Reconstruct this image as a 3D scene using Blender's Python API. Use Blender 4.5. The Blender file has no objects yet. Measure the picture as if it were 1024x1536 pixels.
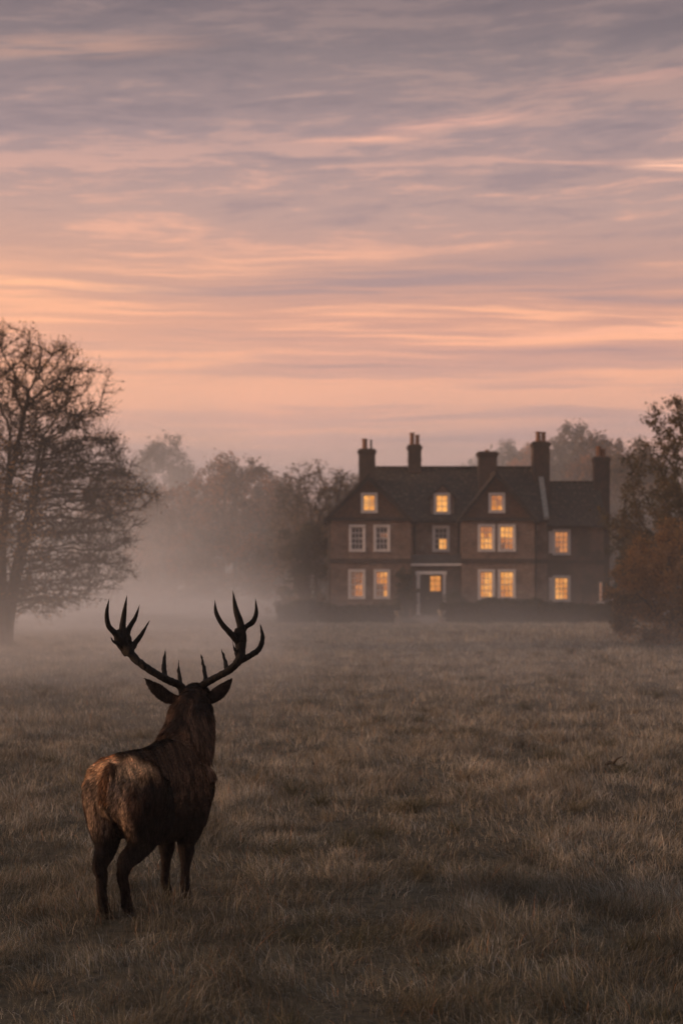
import bpy, bmesh, math, random
import numpy as np
from mathutils import Vector, Matrix

# ------------------------------------------------------------------ camera, world, sun
S = bpy.context.scene
PI = math.pi
F = 2600.0            # focal length in pixels of a 1024 x 1536 frame
CAMH = 2.5            # eye height
HOR = 862.0           # row of the horizon
BUILD = {'grass', 'stag', 'house', 'trees', 'mist'}

cam_d = bpy.data.cameras.new('camera')
cam = bpy.data.objects.new('camera', cam_d)
S.collection.objects.link(cam)
cam.location = (0, 0, CAMH)
cam.rotation_euler = (PI / 2, 0, 0)
cam_d.sensor_width = 36
cam_d.sensor_fit = 'AUTO'
cam_d.lens = F / 1536 * 36
cam_d.shift_y = (HOR - 768) / 1536
cam_d.clip_end = 3000
cam_d.dof.use_dof = True
cam_d.dof.focus_distance = 13.1
cam_d.dof.aperture_fstop = 2.4
S.camera = cam

S.view_settings.view_transform = 'Standard'
S.view_settings.look = 'None'
S.view_settings.exposure = 0.45
S.view_settings.gamma = 1.0
S.cycles.volume_bounces = 2
S.cycles.max_bounces = 6
S.cycles.diffuse_bounces = 2
S.cycles.glossy_bounces = 2
S.cycles.transmission_bounces = 2
S.cycles.transparent_max_bounces = 8
S.cycles.volume_max_steps = 96
S.cycles.use_denoising = True
S.cycles.use_adaptive_sampling = True
S.cycles.adaptive_threshold = 0.02

SUN_EL, SUN_AZ = math.radians(11), math.radians(-96)   # azimuth measured from +Y towards +X


class NT:
    def __init__(self, tree):
        self.t = tree
        tree.nodes.clear()

    def n(self, typ, **kw):
        nd = self.t.nodes.new(typ)
        for k, v in kw.items():
            setattr(nd, k, v)
        return nd

    def link(self, a, b):
        self.t.links.new(a, b)

    def put(self, sock, v):
        if isinstance(v, bpy.types.NodeSocket):
            self.link(v, sock)
        elif v is not None:
            if hasattr(sock, 'default_value') and sock.type == 'RGBA' and len(v) == 3:
                v = (*v, 1)
            sock.default_value = v

    def m(self, op, a, b=None, c=None, clamp=False):
        nd = self.n('ShaderNodeMath', operation=op, use_clamp=clamp)
        self.put(nd.inputs[0], a)
        if b is not None: self.put(nd.inputs[1], b)
        if c is not None: self.put(nd.inputs[2], c)
        return nd.outputs[0]

    def mix(self, f, a, b, blend='MIX'):
        nd = self.n('ShaderNodeMix', data_type='RGBA', blend_type=blend)
        self.put(nd.inputs[0], f); self.put(nd.inputs[6], a); self.put(nd.inputs[7], b)
        return nd.outputs[2]

    def ramp(self, f, stops, interp='LINEAR'):
        nd = self.n('ShaderNodeValToRGB')
        cr = nd.color_ramp
        cr.interpolation = interp
        while len(cr.elements) > 1: cr.elements.remove(cr.elements[-1])
        cr.elements[0].position = stops[0][0]; cr.elements[0].color = (*stops[0][1], 1)
        for p, c in stops[1:]:
            e = cr.elements.new(p); e.color = (*c, 1)
        self.put(nd.inputs[0], f)
        return nd.outputs[0]

    def rng(self, v, a, b, c=0.0, d=1.0, smooth=True):
        nd = self.n('ShaderNodeMapRange', interpolation_type='SMOOTHSTEP' if smooth else 'LINEAR')
        self.put(nd.inputs[0], v)
        for i, x in enumerate((a, b, c, d)): self.put(nd.inputs[1 + i], x)
        return nd.outputs[0]

    def noise(self, vec, scale, detail=3, rough=0.55, dist=0.0, dim='3D'):
        nd = self.n('ShaderNodeTexNoise', noise_dimensions=dim)
        if vec is not None: self.put(nd.inputs['Vector'], vec)
        self.put(nd.inputs['Scale'], scale); self.put(nd.inputs['Detail'], detail)
        self.put(nd.inputs['Roughness'], rough); self.put(nd.inputs['Distortion'], dist)
        return nd.outputs[0]

    def xyz(self, x, y, z=0.0):
        nd = self.n('ShaderNodeCombineXYZ')
        for i, v in enumerate((x, y, z)): self.put(nd.inputs[i], v)
        return nd.outputs[0]


def lin(*c):
    return tuple(((v / 255) / 12.92 if v / 255 <= .04045 else ((v / 255 + .055) / 1.055) ** 2.4) for v in c)


world = bpy.data.worlds.new('World')
S.world = world
world.use_nodes = True
w = NT(world.node_tree)
tc = w.n('ShaderNodeTexCoord')
sp = w.n('ShaderNodeSeparateXYZ'); w.link(tc.outputs['Generated'], sp.inputs[0])
el = w.m('ARCSINE', sp.outputs[2])
az = w.m('ARCTAN2', sp.outputs[0], sp.outputs[1])
# base of the cloud deck by elevation (position = elevation / 0.8)
E = lambda py: math.atan((HOR - py) / F) / 0.8
e01 = w.m('DIVIDE', el, 0.8, clamp=True)
base = w.ramp(e01, [(0.0, lin(200, 160, 152)), (E(700), lin(202, 158, 150)), (E(600), lin(198, 150, 138)), (E(480), lin(196, 146, 130)),
                    (E(400), lin(180, 142, 132)), (E(320), lin(172, 142, 136)), (E(200), lin(150, 129, 130)),
                    (E(80), lin(126, 112, 115)), (E(0), lin(114, 101, 106)), (0.6, lin(134, 134, 142)), (1.0, lin(146, 150, 160))])
streak = w.ramp(e01, [(0.0, lin(214, 164, 148)), (E(700), lin(220, 164, 146)), (E(560), lin(238, 170, 138)), (E(440), lin(242, 174, 138)),
                      (E(360), lin(218, 162, 140)), (E(230), lin(192, 152, 141)), (E(100), lin(160, 134, 128)),
                      (E(0), lin(140, 120, 119)), (0.6, lin(150, 144, 148)), (1.0, lin(156, 158, 166))])
dark = w.ramp(e01, [(0.0, lin(180, 146, 146)), (E(640), lin(168, 136, 138)), (E(560), lin(160, 130, 131)), (E(400), lin(154, 130, 131)), (E(250), lin(134, 119, 125)),
                    (E(0), lin(98, 91, 98)), (0.6, lin(124, 126, 136)), (1.0, lin(130, 136, 150))])
# low flat bands
warp = w.noise(w.xyz(w.m('MULTIPLY', az, 7.0), w.m('MULTIPLY', el, 18.0), 3.3), 1.0, 3, .5)
elw = w.m('ADD', el, w.m('MULTIPLY', w.m('SUBTRACT', warp, .5), 0.014))
lowv = w.xyz(w.m('MULTIPLY', az, 4.2), w.m('MULTIPLY', elw, 92.0), 1.7)
nlow = w.noise(lowv, 1.0, 6, .60, .35)
wide = w.noise(w.xyz(w.m('MULTIPLY', az, 2.6), w.m('MULTIPLY', elw, 44.0), 4.4), 1.0, 3, .5, .1)
fine = w.noise(w.xyz(w.m('MULTIPLY', az, 6.0), w.m('MULTIPLY', elw, 260.0), 6.1), 1.0, 3, .6, .1)
# higher, tilted, more ragged cloud
tilt = w.m('SUBTRACT', elw, w.m('MULTIPLY', az, 0.045))
nhi = w.noise(w.xyz(w.m('MULTIPLY', az, 6.5), w.m('MULTIPLY', tilt, 44.0), 12.6), 1.0, 9, .68, .35)
nhi2 = w.noise(w.xyz(w.m('MULTIPLY', az, 26.0), w.m('MULTIPLY', tilt, 170.0), 2.2), 1.0, 6, .65, .3)
nlow = w.m('MULTIPLY_ADD', wide, .42, w.m('MULTIPLY', nlow, .58))
hi = w.rng(el, .16, .225)
nn = w.n('ShaderNodeMix', data_type='FLOAT')
w.put(nn.inputs[0], hi); w.put(nn.inputs[2], w.m('MULTIPLY_ADD', fine, .16, w.m('MULTIPLY', nlow, .84)))
w.put(nn.inputs[3], w.m('MULTIPLY_ADD', nhi2, .3, w.m('MULTIPLY', nhi, .7)))
nn = nn.outputs[0]
fs = w.m('MULTIPLY', w.rng(nn, .490, .585), w.rng(el, .30, .16, .60, 1.0))
fd = w.rng(nn, .495, .395)
col = w.mix(w.m('MULTIPLY', fs, .9), base, streak)
col = w.mix(w.m('MULTIPLY', fd, w.rng(el, .16, .22, .88, .62)), col, dark)


def streak_at(px, py, half, wid, slope, colr, amt, seed):
    """a single lit cloud streak hanging at one bearing and height"""
    global col
    a0, e0 = math.atan((px - 512) / F), math.atan((HOR - py) / F)
    da = w.m('SUBTRACT', az, a0)
    de = w.m('SUBTRACT', w.m('SUBTRACT', elw, e0), w.m('MULTIPLY', da, slope))
    m1 = w.rng(w.m('ABSOLUTE', w.m('DIVIDE', da, half)), 1.0, 0.1)
    m2 = w.rng(w.m('ABSOLUTE', w.m('DIVIDE', de, wid)), 1.0, 0.0)
    nz = w.rng(w.noise(w.xyz(w.m('MULTIPLY', az, 14.0), w.m('MULTIPLY', de, 260.0), seed), 1.0, 4, .6, .4), .34, .62)
    col = w.mix(w.m('MULTIPLY', w.m('MULTIPLY', m1, m2), w.m('MULTIPLY', nz, amt)), col, colr)


streak_at(545, 207, .055, .0042, .03, lin(226, 168, 145), .95, 1.0)
streak_at(690, 180, .075, .0060, .11, lin(216, 162, 145), .85, 2.0)
streak_at(1015, 256, .040, .0060, -.02, lin(248, 188, 160), 1.0, 3.0)
streak_at(850, 246, .060, .0030, -.02, lin(220, 165, 145), .8, 4.0)
streak_at(960, 125, .090, .0090, .07, lin(186, 145, 135), .8, 5.0)
streak_at(100, 75, .110, .0100, .05, lin(172, 136, 124), .9, 6.0)
streak_at(60, 432, .120, .0040, -.02, lin(252, 182, 140), .9, 7.0)
streak_at(950, 500, .110, .0050, .05, lin(246, 176, 145), .8, 8.0)
# warmer towards the sunset on the left, dimmer behind the camera
wl = w.m('MULTIPLY', w.rng(az, .05, -.30), w.m('MULTIPLY', w.rng(el, .24, .13), w.rng(el, .04, .10)))
col = w.mix(w.m('MULTIPLY', wl, .45), col, lin(252, 180, 134))
cosd = w.m('COSINE', w.m('ADD', az, .45))
dim = w.rng(cosd, -1.0, .95, .62, 1.0, smooth=False)
upf = w.rng(el, .35, 1.2)
dimf = w.m('ADD', w.m('MULTIPLY', dim, w.m('SUBTRACT', 1.0, upf)), w.m('MULTIPLY', upf, 1.15))
col = w.mix(1.0, col, w.xyz(dimf, dimf, dimf), 'MULTIPLY')
sky = w.n('ShaderNodeTexSky', sky_type='NISHITA')
sky.sun_disc = False
sky.sun_elevation = SUN_EL
sky.sun_rotation = SUN_AZ
sky.air_density = 1.5; sky.dust_density = 3.0
bg1 = w.n('ShaderNodeBackground'); w.put(bg1.inputs[0], sky.outputs[0]); bg1.inputs[1].default_value = 0.05
bg2 = w.n('ShaderNodeBackground'); w.put(bg2.inputs[0], col); bg2.inputs[1].default_value = 1.0
ms = w.n('ShaderNodeMixShader'); ms.inputs[0].default_value = 0.93
w.link(bg1.outputs[0], ms.inputs[1]); w.link(bg2.outputs[0], ms.inputs[2])
wo = w.n('ShaderNodeOutputWorld'); w.link(ms.outputs[0], wo.inputs[0])
world.cycles.sampling_method = 'MANUAL'
world.cycles.sample_map_resolution = 512

sun_d = bpy.data.lights.new('sun', 'SUN')
sun_d.energy = 2.6
sun_d.angle = math.radians(14)
sun_d.color = (1.0, 0.60, 0.36)
sun = bpy.data.objects.new('sun', sun_d)
S.collection.objects.link(sun)
sv = Vector((math.sin(SUN_AZ) * math.cos(SUN_EL), math.cos(SUN_AZ) * math.cos(SUN_EL), math.sin(SUN_EL)))
sun.rotation_euler = sv.to_track_quat('Z', 'Y').to_euler()

# ------------------------------------------------------------------ helpers


def at(px, py, Y):
    return np.array(((px - 512) / F * Y, Y, CAMH + (HOR - py) / F * Y))


def X_(px, Y): return (px - 512) / F * Y
def Z_(py, Y): return CAMH + (HOR - py) / F * Y


def tag(o, label=None, cat=None, group=None, kind=None):
    if label: o['label'] = label
    if cat: o['category'] = cat
    if group: o['group'] = group
    if kind: o['kind'] = kind
    return o


def empty(name, loc, label=None, cat=None, group=None):
    o = bpy.data.objects.new(name, None)
    S.collection.objects.link(o)
    o.location = loc
    o.empty_display_size = .3
    return tag(o, label, cat, group)


def link_mesh(name, me, mats, parent=None, smooth=False):
    o = bpy.data.objects.new(name, me)
    S.collection.objects.link(o)
    for m_ in (mats if isinstance(mats, (list, tuple)) else [mats]): me.materials.append(m_)
    if smooth: me.polygons.foreach_set('use_smooth', np.ones(len(me.polygons), bool))
    if parent is not None:
        o.parent = parent
        if parent.type == 'EMPTY':   # meshes are written in world coordinates
            o.location = -Vector(parent.location)
    return o


def np_mesh(name, V, polys, mats, parent=None, smooth=False, col=None, mi=None):
    """V (n,3); polys: list of integer arrays (k,3) or (k,4)."""
    me = bpy.data.meshes.new(name)
    V = np.asarray(V, np.float32)
    polys = [np.asarray(p, np.int32) for p in polys if len(p)]
    loops = np.concatenate([p.ravel() for p in polys])
    sizes = np.concatenate([np.full(len(p), p.shape[1], np.int32) for p in polys])
    starts = np.concatenate(([0], np.cumsum(sizes)[:-1])).astype(np.int32)
    me.vertices.add(len(V)); me.vertices.foreach_set('co', V.ravel())
    me.loops.add(len(loops)); me.loops.foreach_set('vertex_index', loops)
    me.polygons.add(len(sizes)); me.polygons.foreach_set('loop_start', starts)
    me.update(calc_edges=True)
    if col is not None:
        ca = me.color_attributes.new('tint', 'FLOAT_COLOR', 'POINT')
        c4 = np.ones((len(V), 4), np.float32); c4[:, :3] = col
        ca.data.foreach_set('color', c4.ravel())
    if mi is not None: me.polygons.foreach_set('material_index', np.asarray(mi, np.int32))
    return link_mesh(name, me, mats, parent, smooth)


class MB:
    """collects polygons for one mesh"""
    def __init__(self): self.v, self.f, self.mi = [], [], []

    def poly(self, pts, mi=0):
        n = len(self.v)
        self.v += [tuple(p) for p in pts]
        self.f.append(tuple(range(n, n + len(pts)))); self.mi.append(mi)

    def box(self, x0, x1, y0, y1, z0, z1, mi=0):
        n = len(self.v)
        self.v += [(x, y, z) for z in (z0, z1) for x, y in ((x0, y0), (x1, y0), (x1, y1), (x0, y1))]
        for q in ((0, 3, 2, 1), (4, 5, 6, 7), (0, 1, 5, 4), (1, 2, 6, 5), (2, 3, 7, 6), (3, 0, 4, 7)):
            self.f.append(tuple(n + i for i in q)); self.mi.append(mi)

    def cyl(self, c, r0, r1, z0, z1, n=12, mi=0):
        b = len(self.v)
        for z, r in ((z0, r0), (z1, r1)):
            self.v += [(c[0] + r * math.cos(2 * PI * k / n), c[1] + r * math.sin(2 * PI * k / n), z) for k in range(n)]
        for k in range(n):
            self.f.append((b + k, b + (k + 1) % n, b + n + (k + 1) % n, b + n + k)); self.mi.append(mi)
        self.f.append(tuple(b + k for k in reversed(range(n)))); self.mi.append(mi)
        self.f.append(tuple(b + n + k for k in range(n))); self.mi.append(mi)

    def lathe(self, c, prof, n=16, mi=0):
        for (r0, z0), (r1, z1) in zip(prof[:-1], prof[1:]): self.cyl(c, r0, r1, c[2] + z0, c[2] + z1, n, mi)

    def slab(self, quad, t, mi=0):
        """thick roof slope: quad = 3 or 4 corners (upper side), t = thickness straight down"""
        q = [Vector(p) for p in quad]
        d = Vector((0, 0, -t)); n = len(q)
        self.poly(q, mi)
        self.poly([p + d for p in reversed(q)], mi)
        for i in range(n):
            a, b = q[i], q[(i + 1) % n]
            self.poly([a, a + d, b + d, b], mi)

    def build(self, name, mats, parent=None, smooth=False):
        me = bpy.data.meshes.new(name)
        me.from_pydata([tuple(map(float, p)) for p in self.v], [], self.f)
        me.polygons.foreach_set('material_index', np.asarray(self.mi, np.int32))
        bm = bmesh.new(); bm.from_mesh(me)
        bmesh.ops.remove_doubles(bm, verts=bm.verts, dist=1e-5)
        bmesh.ops.recalc_face_normals(bm, faces=bm.faces)
        bm.to_mesh(me); bm.free()
        return link_mesh(name, me, mats, parent, smooth)


def hash2(ix, iy, seed):
    h = (ix.astype(np.int64) * 374761393 + iy.astype(np.int64) * 668265263 + seed * 974634777) & 0xffffffff
    h = ((h ^ (h >> 13)) * 1274126177) & 0xffffffff
    return ((h ^ (h >> 16)) & 0xffff) / 65535.0


def vnoise(x, y, seed=0):
    x = np.asarray(x, float); y = np.asarray(y, float)
    ix, iy = np.floor(x), np.floor(y)
    fx, fy = x - ix, y - iy
    fx = fx * fx * (3 - 2 * fx); fy = fy * fy * (3 - 2 * fy)
    a = hash2(ix, iy, seed); b = hash2(ix + 1, iy, seed); c = hash2(ix, iy + 1, seed); d = hash2(ix + 1, iy + 1, seed)
    return (a * (1 - fx) + b * fx) * (1 - fy) + (c * (1 - fx) + d * fx) * fy


def fbm(x, y, seed=0, o=3):
    s, a, t = 0, 1, 0
    for i in range(o):
        s = s + a * vnoise(x * 2 ** i, y * 2 ** i, seed + i * 17); t += a; a *= .5
    return s / t


def gh(x, y):
    """ground height"""
    x = np.asarray(x, float); y = np.asarray(y, float)
    far = np.clip((y - 20) / 40, 0, 1) * np.clip((92 - y) / 12, 0, 1)
    return (fbm(x * .35, y * .35, 5) - .5) * .10 + (fbm(x * .06, y * .06, 9) - .5) * .35 * far


def unit(a):
    return a / np.maximum(np.linalg.norm(a, axis=-1, keepdims=True), 1e-9)


# ------------------------------------------------------------------ materials


def mat(name, build):
    m_ = bpy.data.materials.new(name)
    m_.use_nodes = True
    t = NT(m_.node_tree)
    out = t.n('ShaderNodeOutputMaterial')
    build(t, out)
    return m_


def principled(t, out, col, rough=.8, spec=.3, bump=None, bstr=.4, bdist=.02, metal=0.0):
    p = t.n('ShaderNodeBsdfPrincipled')
    t.put(p.inputs['Base Color'], col); t.put(p.inputs['Roughness'], rough)
    t.put(p.inputs['Specular IOR Level'], spec); t.put(p.inputs['Metallic'], metal)
    if bump is not None:
        b = t.n('ShaderNodeBump'); t.put(b.inputs['Strength'], bstr); t.put(b.inputs['Distance'], bdist)
        t.put(b.inputs['Height'], bump); t.link(b.outputs[0], p.inputs['Normal'])
    t.link(p.outputs[0], out.inputs[0])
    return p


def objco(t): return t.n('ShaderNodeTexCoord').outputs['Object']


def m_ground(t, o):
    c = objco(t)
    n1 = t.noise(c, .35, 5); n2 = t.noise(c, 9.0, 4)
    col = t.mix(t.rng(n1, .35, .65), (.060, .048, .031), (.085, .066, .043))
    col = t.mix(t.rng(n2, .4, .7), col, (.034, .028, .020))
    principled(t, o, col, .95, .1, n2, .6, .05)


def m_tint(rough=.8, spec=.1, trans=0.0, mulnoise=None):
    def f(t, o):
        a = t.n('ShaderNodeAttribute', attribute_name='tint')
        col = a.outputs[0]
        if mulnoise:
            col = t.mix(1.0, col, t.ramp(t.noise(objco(t), mulnoise, 4), [(.3, (.6, .6, .6)), (.7, (1.3, 1.3, 1.3))]), 'MULTIPLY')
        p = principled(t, o, col, rough, spec)
        if trans > 0:
            tr = t.n('ShaderNodeBsdfTranslucent'); t.put(tr.inputs[0], col)
            mx = t.n('ShaderNodeMixShader'); mx.inputs[0].default_value = trans
            t.link(p.outputs[0], mx.inputs[1]); t.link(tr.outputs[0], mx.inputs[2]); t.link(mx.outputs[0], o.inputs[0])
    return f


def brick_col(t, a, b, mortar, scale_x, scale_z, msize=.012):
    c = objco(t)
    s = t.n('ShaderNodeSeparateXYZ'); t.link(c, s.inputs[0])
    v = t.xyz(t.m('ADD', s.outputs[0], s.outputs[1]), s.outputs[2], 0.0)
    br = t.n('ShaderNodeTexBrick')
    t.put(br.inputs['Vector'], v); t.put(br.inputs['Color1'], a); t.put(br.inputs['Color2'], b); t.put(br.inputs['Mortar'], mortar)
    t.put(br.inputs['Scale'], 1.0); t.put(br.inputs['Mortar Size'], msize)
    t.put(br.inputs['Brick Width'], scale_x); t.put(br.inputs['Row Height'], scale_z)
    return br, c


def m_brick(t, o):
    br, c = brick_col(t, (.33, .175, .112), (.17, .095, .068), (.25, .21, .17), .225, .075)
    n = t.noise(c, 1.1, 6, .65); n2 = t.noise(c, 5.0, 4, .6)
    col = t.mix(t.rng(n, .35, .7), br.outputs[0], (.125, .078, .058))
    col = t.mix(t.m('MULTIPLY', t.rng(n2, .52, .72), .6), col, (.34, .27, .20))
    principled(t, o, col, .92, .15, br.outputs[1], -.4, .01)


def m_brick_dark(t, o):
    br, c = brick_col(t, (.095, .052, .038), (.060, .038, .030), (.08, .065, .055), .225, .075)
    n = t.noise(c, 2.0, 5, .65)
    col = t.mix(t.rng(n, .4, .7), br.outputs[0], (.045, .038, .032))
    principled(t, o, col, .92, .15, br.outputs[1], -.4, .01)


def m_brick_mid(t, o):
    br, c = brick_col(t, (.20, .112, .076), (.115, .070, .052), (.16, .13, .105), .225, .075)
    n = t.noise(c, .9, 6, .65)
    col = t.mix(t.rng(n, .35, .65), br.outputs[0], (.075, .058, .046))
    principled(t, o, col, .92, .1, br.outputs[1], -.4, .01)


def m_hung(t, o):
    br, c = brick_col(t, (.19, .100, .062), (.105, .062, .044), (.03, .02, .016), .17, .11, .012)
    n = t.noise(c, 2.2, 5, .6)
    col = t.mix(t.rng(n, .4, .75), br.outputs[0], (.085, .052, .036))
    principled(t, o, col, .9, .15, br.outputs[1], -.7, .02)


def m_roof(t, o):
    br, c = brick_col(t, (.060, .038, .028), (.036, .027, .022), (.012, .010, .009), .17, .10, .012)
    n = t.noise(c, 1.3, 6, .65); n2 = t.noise(c, 6.0, 4, .6)
    col = t.mix(t.rng(n, .45, .65), br.outputs[0], (.018, .016, .015))
    col = t.mix(t.m('MULTIPLY', t.rng(n2, .52, .70), .75), col, (.17, .125, .085))
    principled(t, o, col, .9, .15, br.outputs[1], -.8, .03)


def m_plain(c, rough=.7, spec=.3, ns=6.0, var=.3, metal=0.0):
    def f(t, o):
        n = t.noise(objco(t), ns, 5, .6)
        lo = tuple(x * (1 - var) for x in c); hi = tuple(min(1, x * (1 + var)) for x in c)
        principled(t, o, t.mix(t.rng(n, .3, .7), lo, hi), rough, spec, n, .2, .01, metal)
    return f


def m_lit(bright, c0, c1):
    def f(t, o):
        c = objco(t)
        s = t.n('ShaderNodeSeparateXYZ'); t.link(c, s.inputs[0])
        room = t.noise(t.xyz(t.m('MULTIPLY', s.outputs[0], 1.1), s.outputs[1], t.m('MULTIPLY', s.outputs[2], .9)), 1.0, 1, .5)
        curt = t.noise(t.xyz(t.m('MULTIPLY', s.outputs[0], 8.0), s.outputs[1], t.m('MULTIPLY', s.outputs[2], 1.1)), 1.0, 2, .5)
        obj_ = t.noise(c, 5.0, 2, .5)
        k = t.m('ADD', t.m('MULTIPLY', room, .45), t.m('MULTIPLY_ADD', curt, .3, t.m('MULTIPLY', obj_, .25)))
        col = t.mix(t.rng(k, .40, .62), c0, c1)
        e = t.n('ShaderNodeEmission'); t.put(e.inputs[0], col); e.inputs[1].default_value = bright
        g = t.n('ShaderNodeBsdfGlossy'); t.put(g.inputs[0], (.04, .04, .04)); g.inputs['Roughness'].default_value = .08
        a = t.n('ShaderNodeAddShader'); t.link(e.outputs[0], a.inputs[0]); t.link(g.outputs[0], a.inputs[1])
        t.link(a.outputs[0], o.inputs[0])
    return f


def m_stag_body(t, o):
    a = t.n('ShaderNodeAttribute', attribute_name='tint')
    c = objco(t)
    n = t.noise(c, 45.0, 4, .6)
    mp = t.n('ShaderNodeMapping'); t.link(c, mp.inputs[0]); mp.inputs['Scale'].default_value = (1, 1, .18)
    n2 = t.noise(mp.outputs[0], 120.0, 3, .6)
    col = t.mix(1.0, a.outputs[0], t.ramp(n2, [(.3, (.6, .6, .6)), (.7, (1.35, 1.35, 1.35))]), 'MULTIPLY')
    principled(t, o, col, .9, .05, n2, .5, .01)


def m_antler(t, o):
    c = objco(t)
    mp = t.n('ShaderNodeMapping'); t.link(c, mp.inputs[0]); mp.inputs['Scale'].default_value = (1, 1, .25)
    n = t.noise(mp.outputs[0], 60.0, 5, .65)
    principled(t, o, t.mix(t.rng(n, .35, .7), (.004, .0035, .003), (.014, .010, .008)), .7, .12, n, .9, .01)


M = {}
M['ground'] = mat('meadow_soil', m_ground)
M['grass'] = mat('grass_blades', m_tint(.85, .1, .25))
M['leaf'] = mat('leaves', m_tint(.8, .10, .45))
M['bark'] = mat('bark', m_plain((.050, .038, .030), .95, .1, 5.0, .4))
M['brick'] = mat('brick', m_brick)
M['brickd'] = mat('dark_brick', m_brick_dark)  # darker brick for chimneys and string courses
M['brickm'] = mat('weathered_brick', m_brick_mid)
M['hung'] = mat('hung_tiles', m_hung)
M['roof'] = mat('roof_tiles', m_roof)
M['white'] = mat('white_paint', m_plain((.74, .66, .60), .6, .3, 8, .12))
M['stone'] = mat('stone', m_plain((.23, .20, .17), .9, .15, 7, .3))
M['lead'] = mat('lead_sheet', m_plain((.055, .052, .052), .7, .3, 3, .3))
M['iron'] = mat('painted_iron', m_plain((.020, .018, .017), .6, .3, 5, .3))
M['pot'] = mat('clay_pot', m_plain((.18, .088, .050), .9, .15, 9, .3))
M['door'] = mat('door_paint', m_plain((.016, .017, .018), .45, .4, 5, .2))
M['brass'] = mat('brass', m_plain((.5, .36, .16), .35, .5, 5, .1, 1.0))
M['darkglass'] = mat('unlit_glass', m_plain((.045, .040, .040), .15, .5, 1.5, .5))
M['lit'] = mat('lit_pane', m_lit(.80, (.60, .20, .035), (1.02, .45, .11)))
M['litdim'] = mat('dim_lit_pane', m_lit(1.0, (.30, .095, .030), (.46, .17, .055)))
M['litfaint'] = mat('faint_lit_pane', m_lit(1.0, (.075, .040, .026), (.20, .070, .028)))
M['gravel'] = mat('gravel', m_plain((.16, .13, .11), .95, .1, 22, .4))
M['stag'] = mat('stag_hide', m_stag_body)
M['fur'] = mat('stag_hair', m_tint(.65, .10))
M['antler'] = mat('antler', m_antler)
M['eye'] = mat('eye', m_plain((.004, .003, .003), .1, .6))
M['hoof'] = mat('hoof', m_plain((.012, .010, .009), .5, .3))

# ------------------------------------------------------------------ ground


def build_ground():
    xs = np.unique(np.concatenate([np.linspace(-900, -60, 15), np.linspace(-60, -14, 40), np.linspace(-14, 14, 141), np.linspace(14, 60, 40), np.linspace(60, 900, 15)]))
    ys = np.unique(np.concatenate([np.linspace(-300, 0, 8), np.linspace(0, 5, 8), np.linspace(5, 30, 140), np.linspace(30, 120, 160), np.linspace(120, 1500, 20)]))
    gx, gy = np.meshgrid(xs, ys)
    V = np.stack([gx, gy, gh(gx, gy)], -1).reshape(-1, 3)
    n, k = len(ys), len(xs)
    i = np.arange(n * k).reshape(n, k)
    Q = np.stack([i[:-1, :-1], i[:-1, 1:], i[1:, 1:], i[1:, :-1]], -1).reshape(-1, 4)
    o = np_mesh('ground', V, [Q], M['ground'], smooth=True)
    tag(o, kind='structure')


build_ground()

# ------------------------------------------------------------------ meadow grass


def blades(P, h, wd, lean_dir, lean, seg, col, rng):
    """arrays of curved blades: seg = 2 or 3 sections"""
    n = len(P)
    face = rng.uniform(0, PI, n)
    side = np.stack([np.cos(face), np.sin(face), np.zeros(n)], 1)
    ld = np.stack([np.cos(lean_dir), np.sin(lean_dir), np.zeros(n)], 1)
    ts = np.linspace(0, 1, seg + 1)
    vs = []
    for t in ts:
        c = P + ld * (lean * h * t ** 2)[:, None] + np.array([0, 0, 1.]) * (h * (t - .35 * np.clip(lean, 0, 1.5) * t ** 2))[:, None]
        if t < 1:
            wv = side * (wd * (1 - .55 * t) / 2)[:, None]
            vs += [c - wv, c + wv]
        else:
            vs.append(c)
    k = len(vs)
    V = np.stack(vs, 1).reshape(-1, 3)
    b = np.arange(n)[:, None] * k
    quads = []
    for s in range(seg - 1):
        quads.append(b + np.array([2 * s, 2 * s + 1, 2 * s + 3, 2 * s + 2]))
    tri = b + np.array([k - 3, k - 2, k - 1])
    C = np.repeat(col, k, axis=0)
    return V, np.concatenate(quads), tri, C


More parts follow.
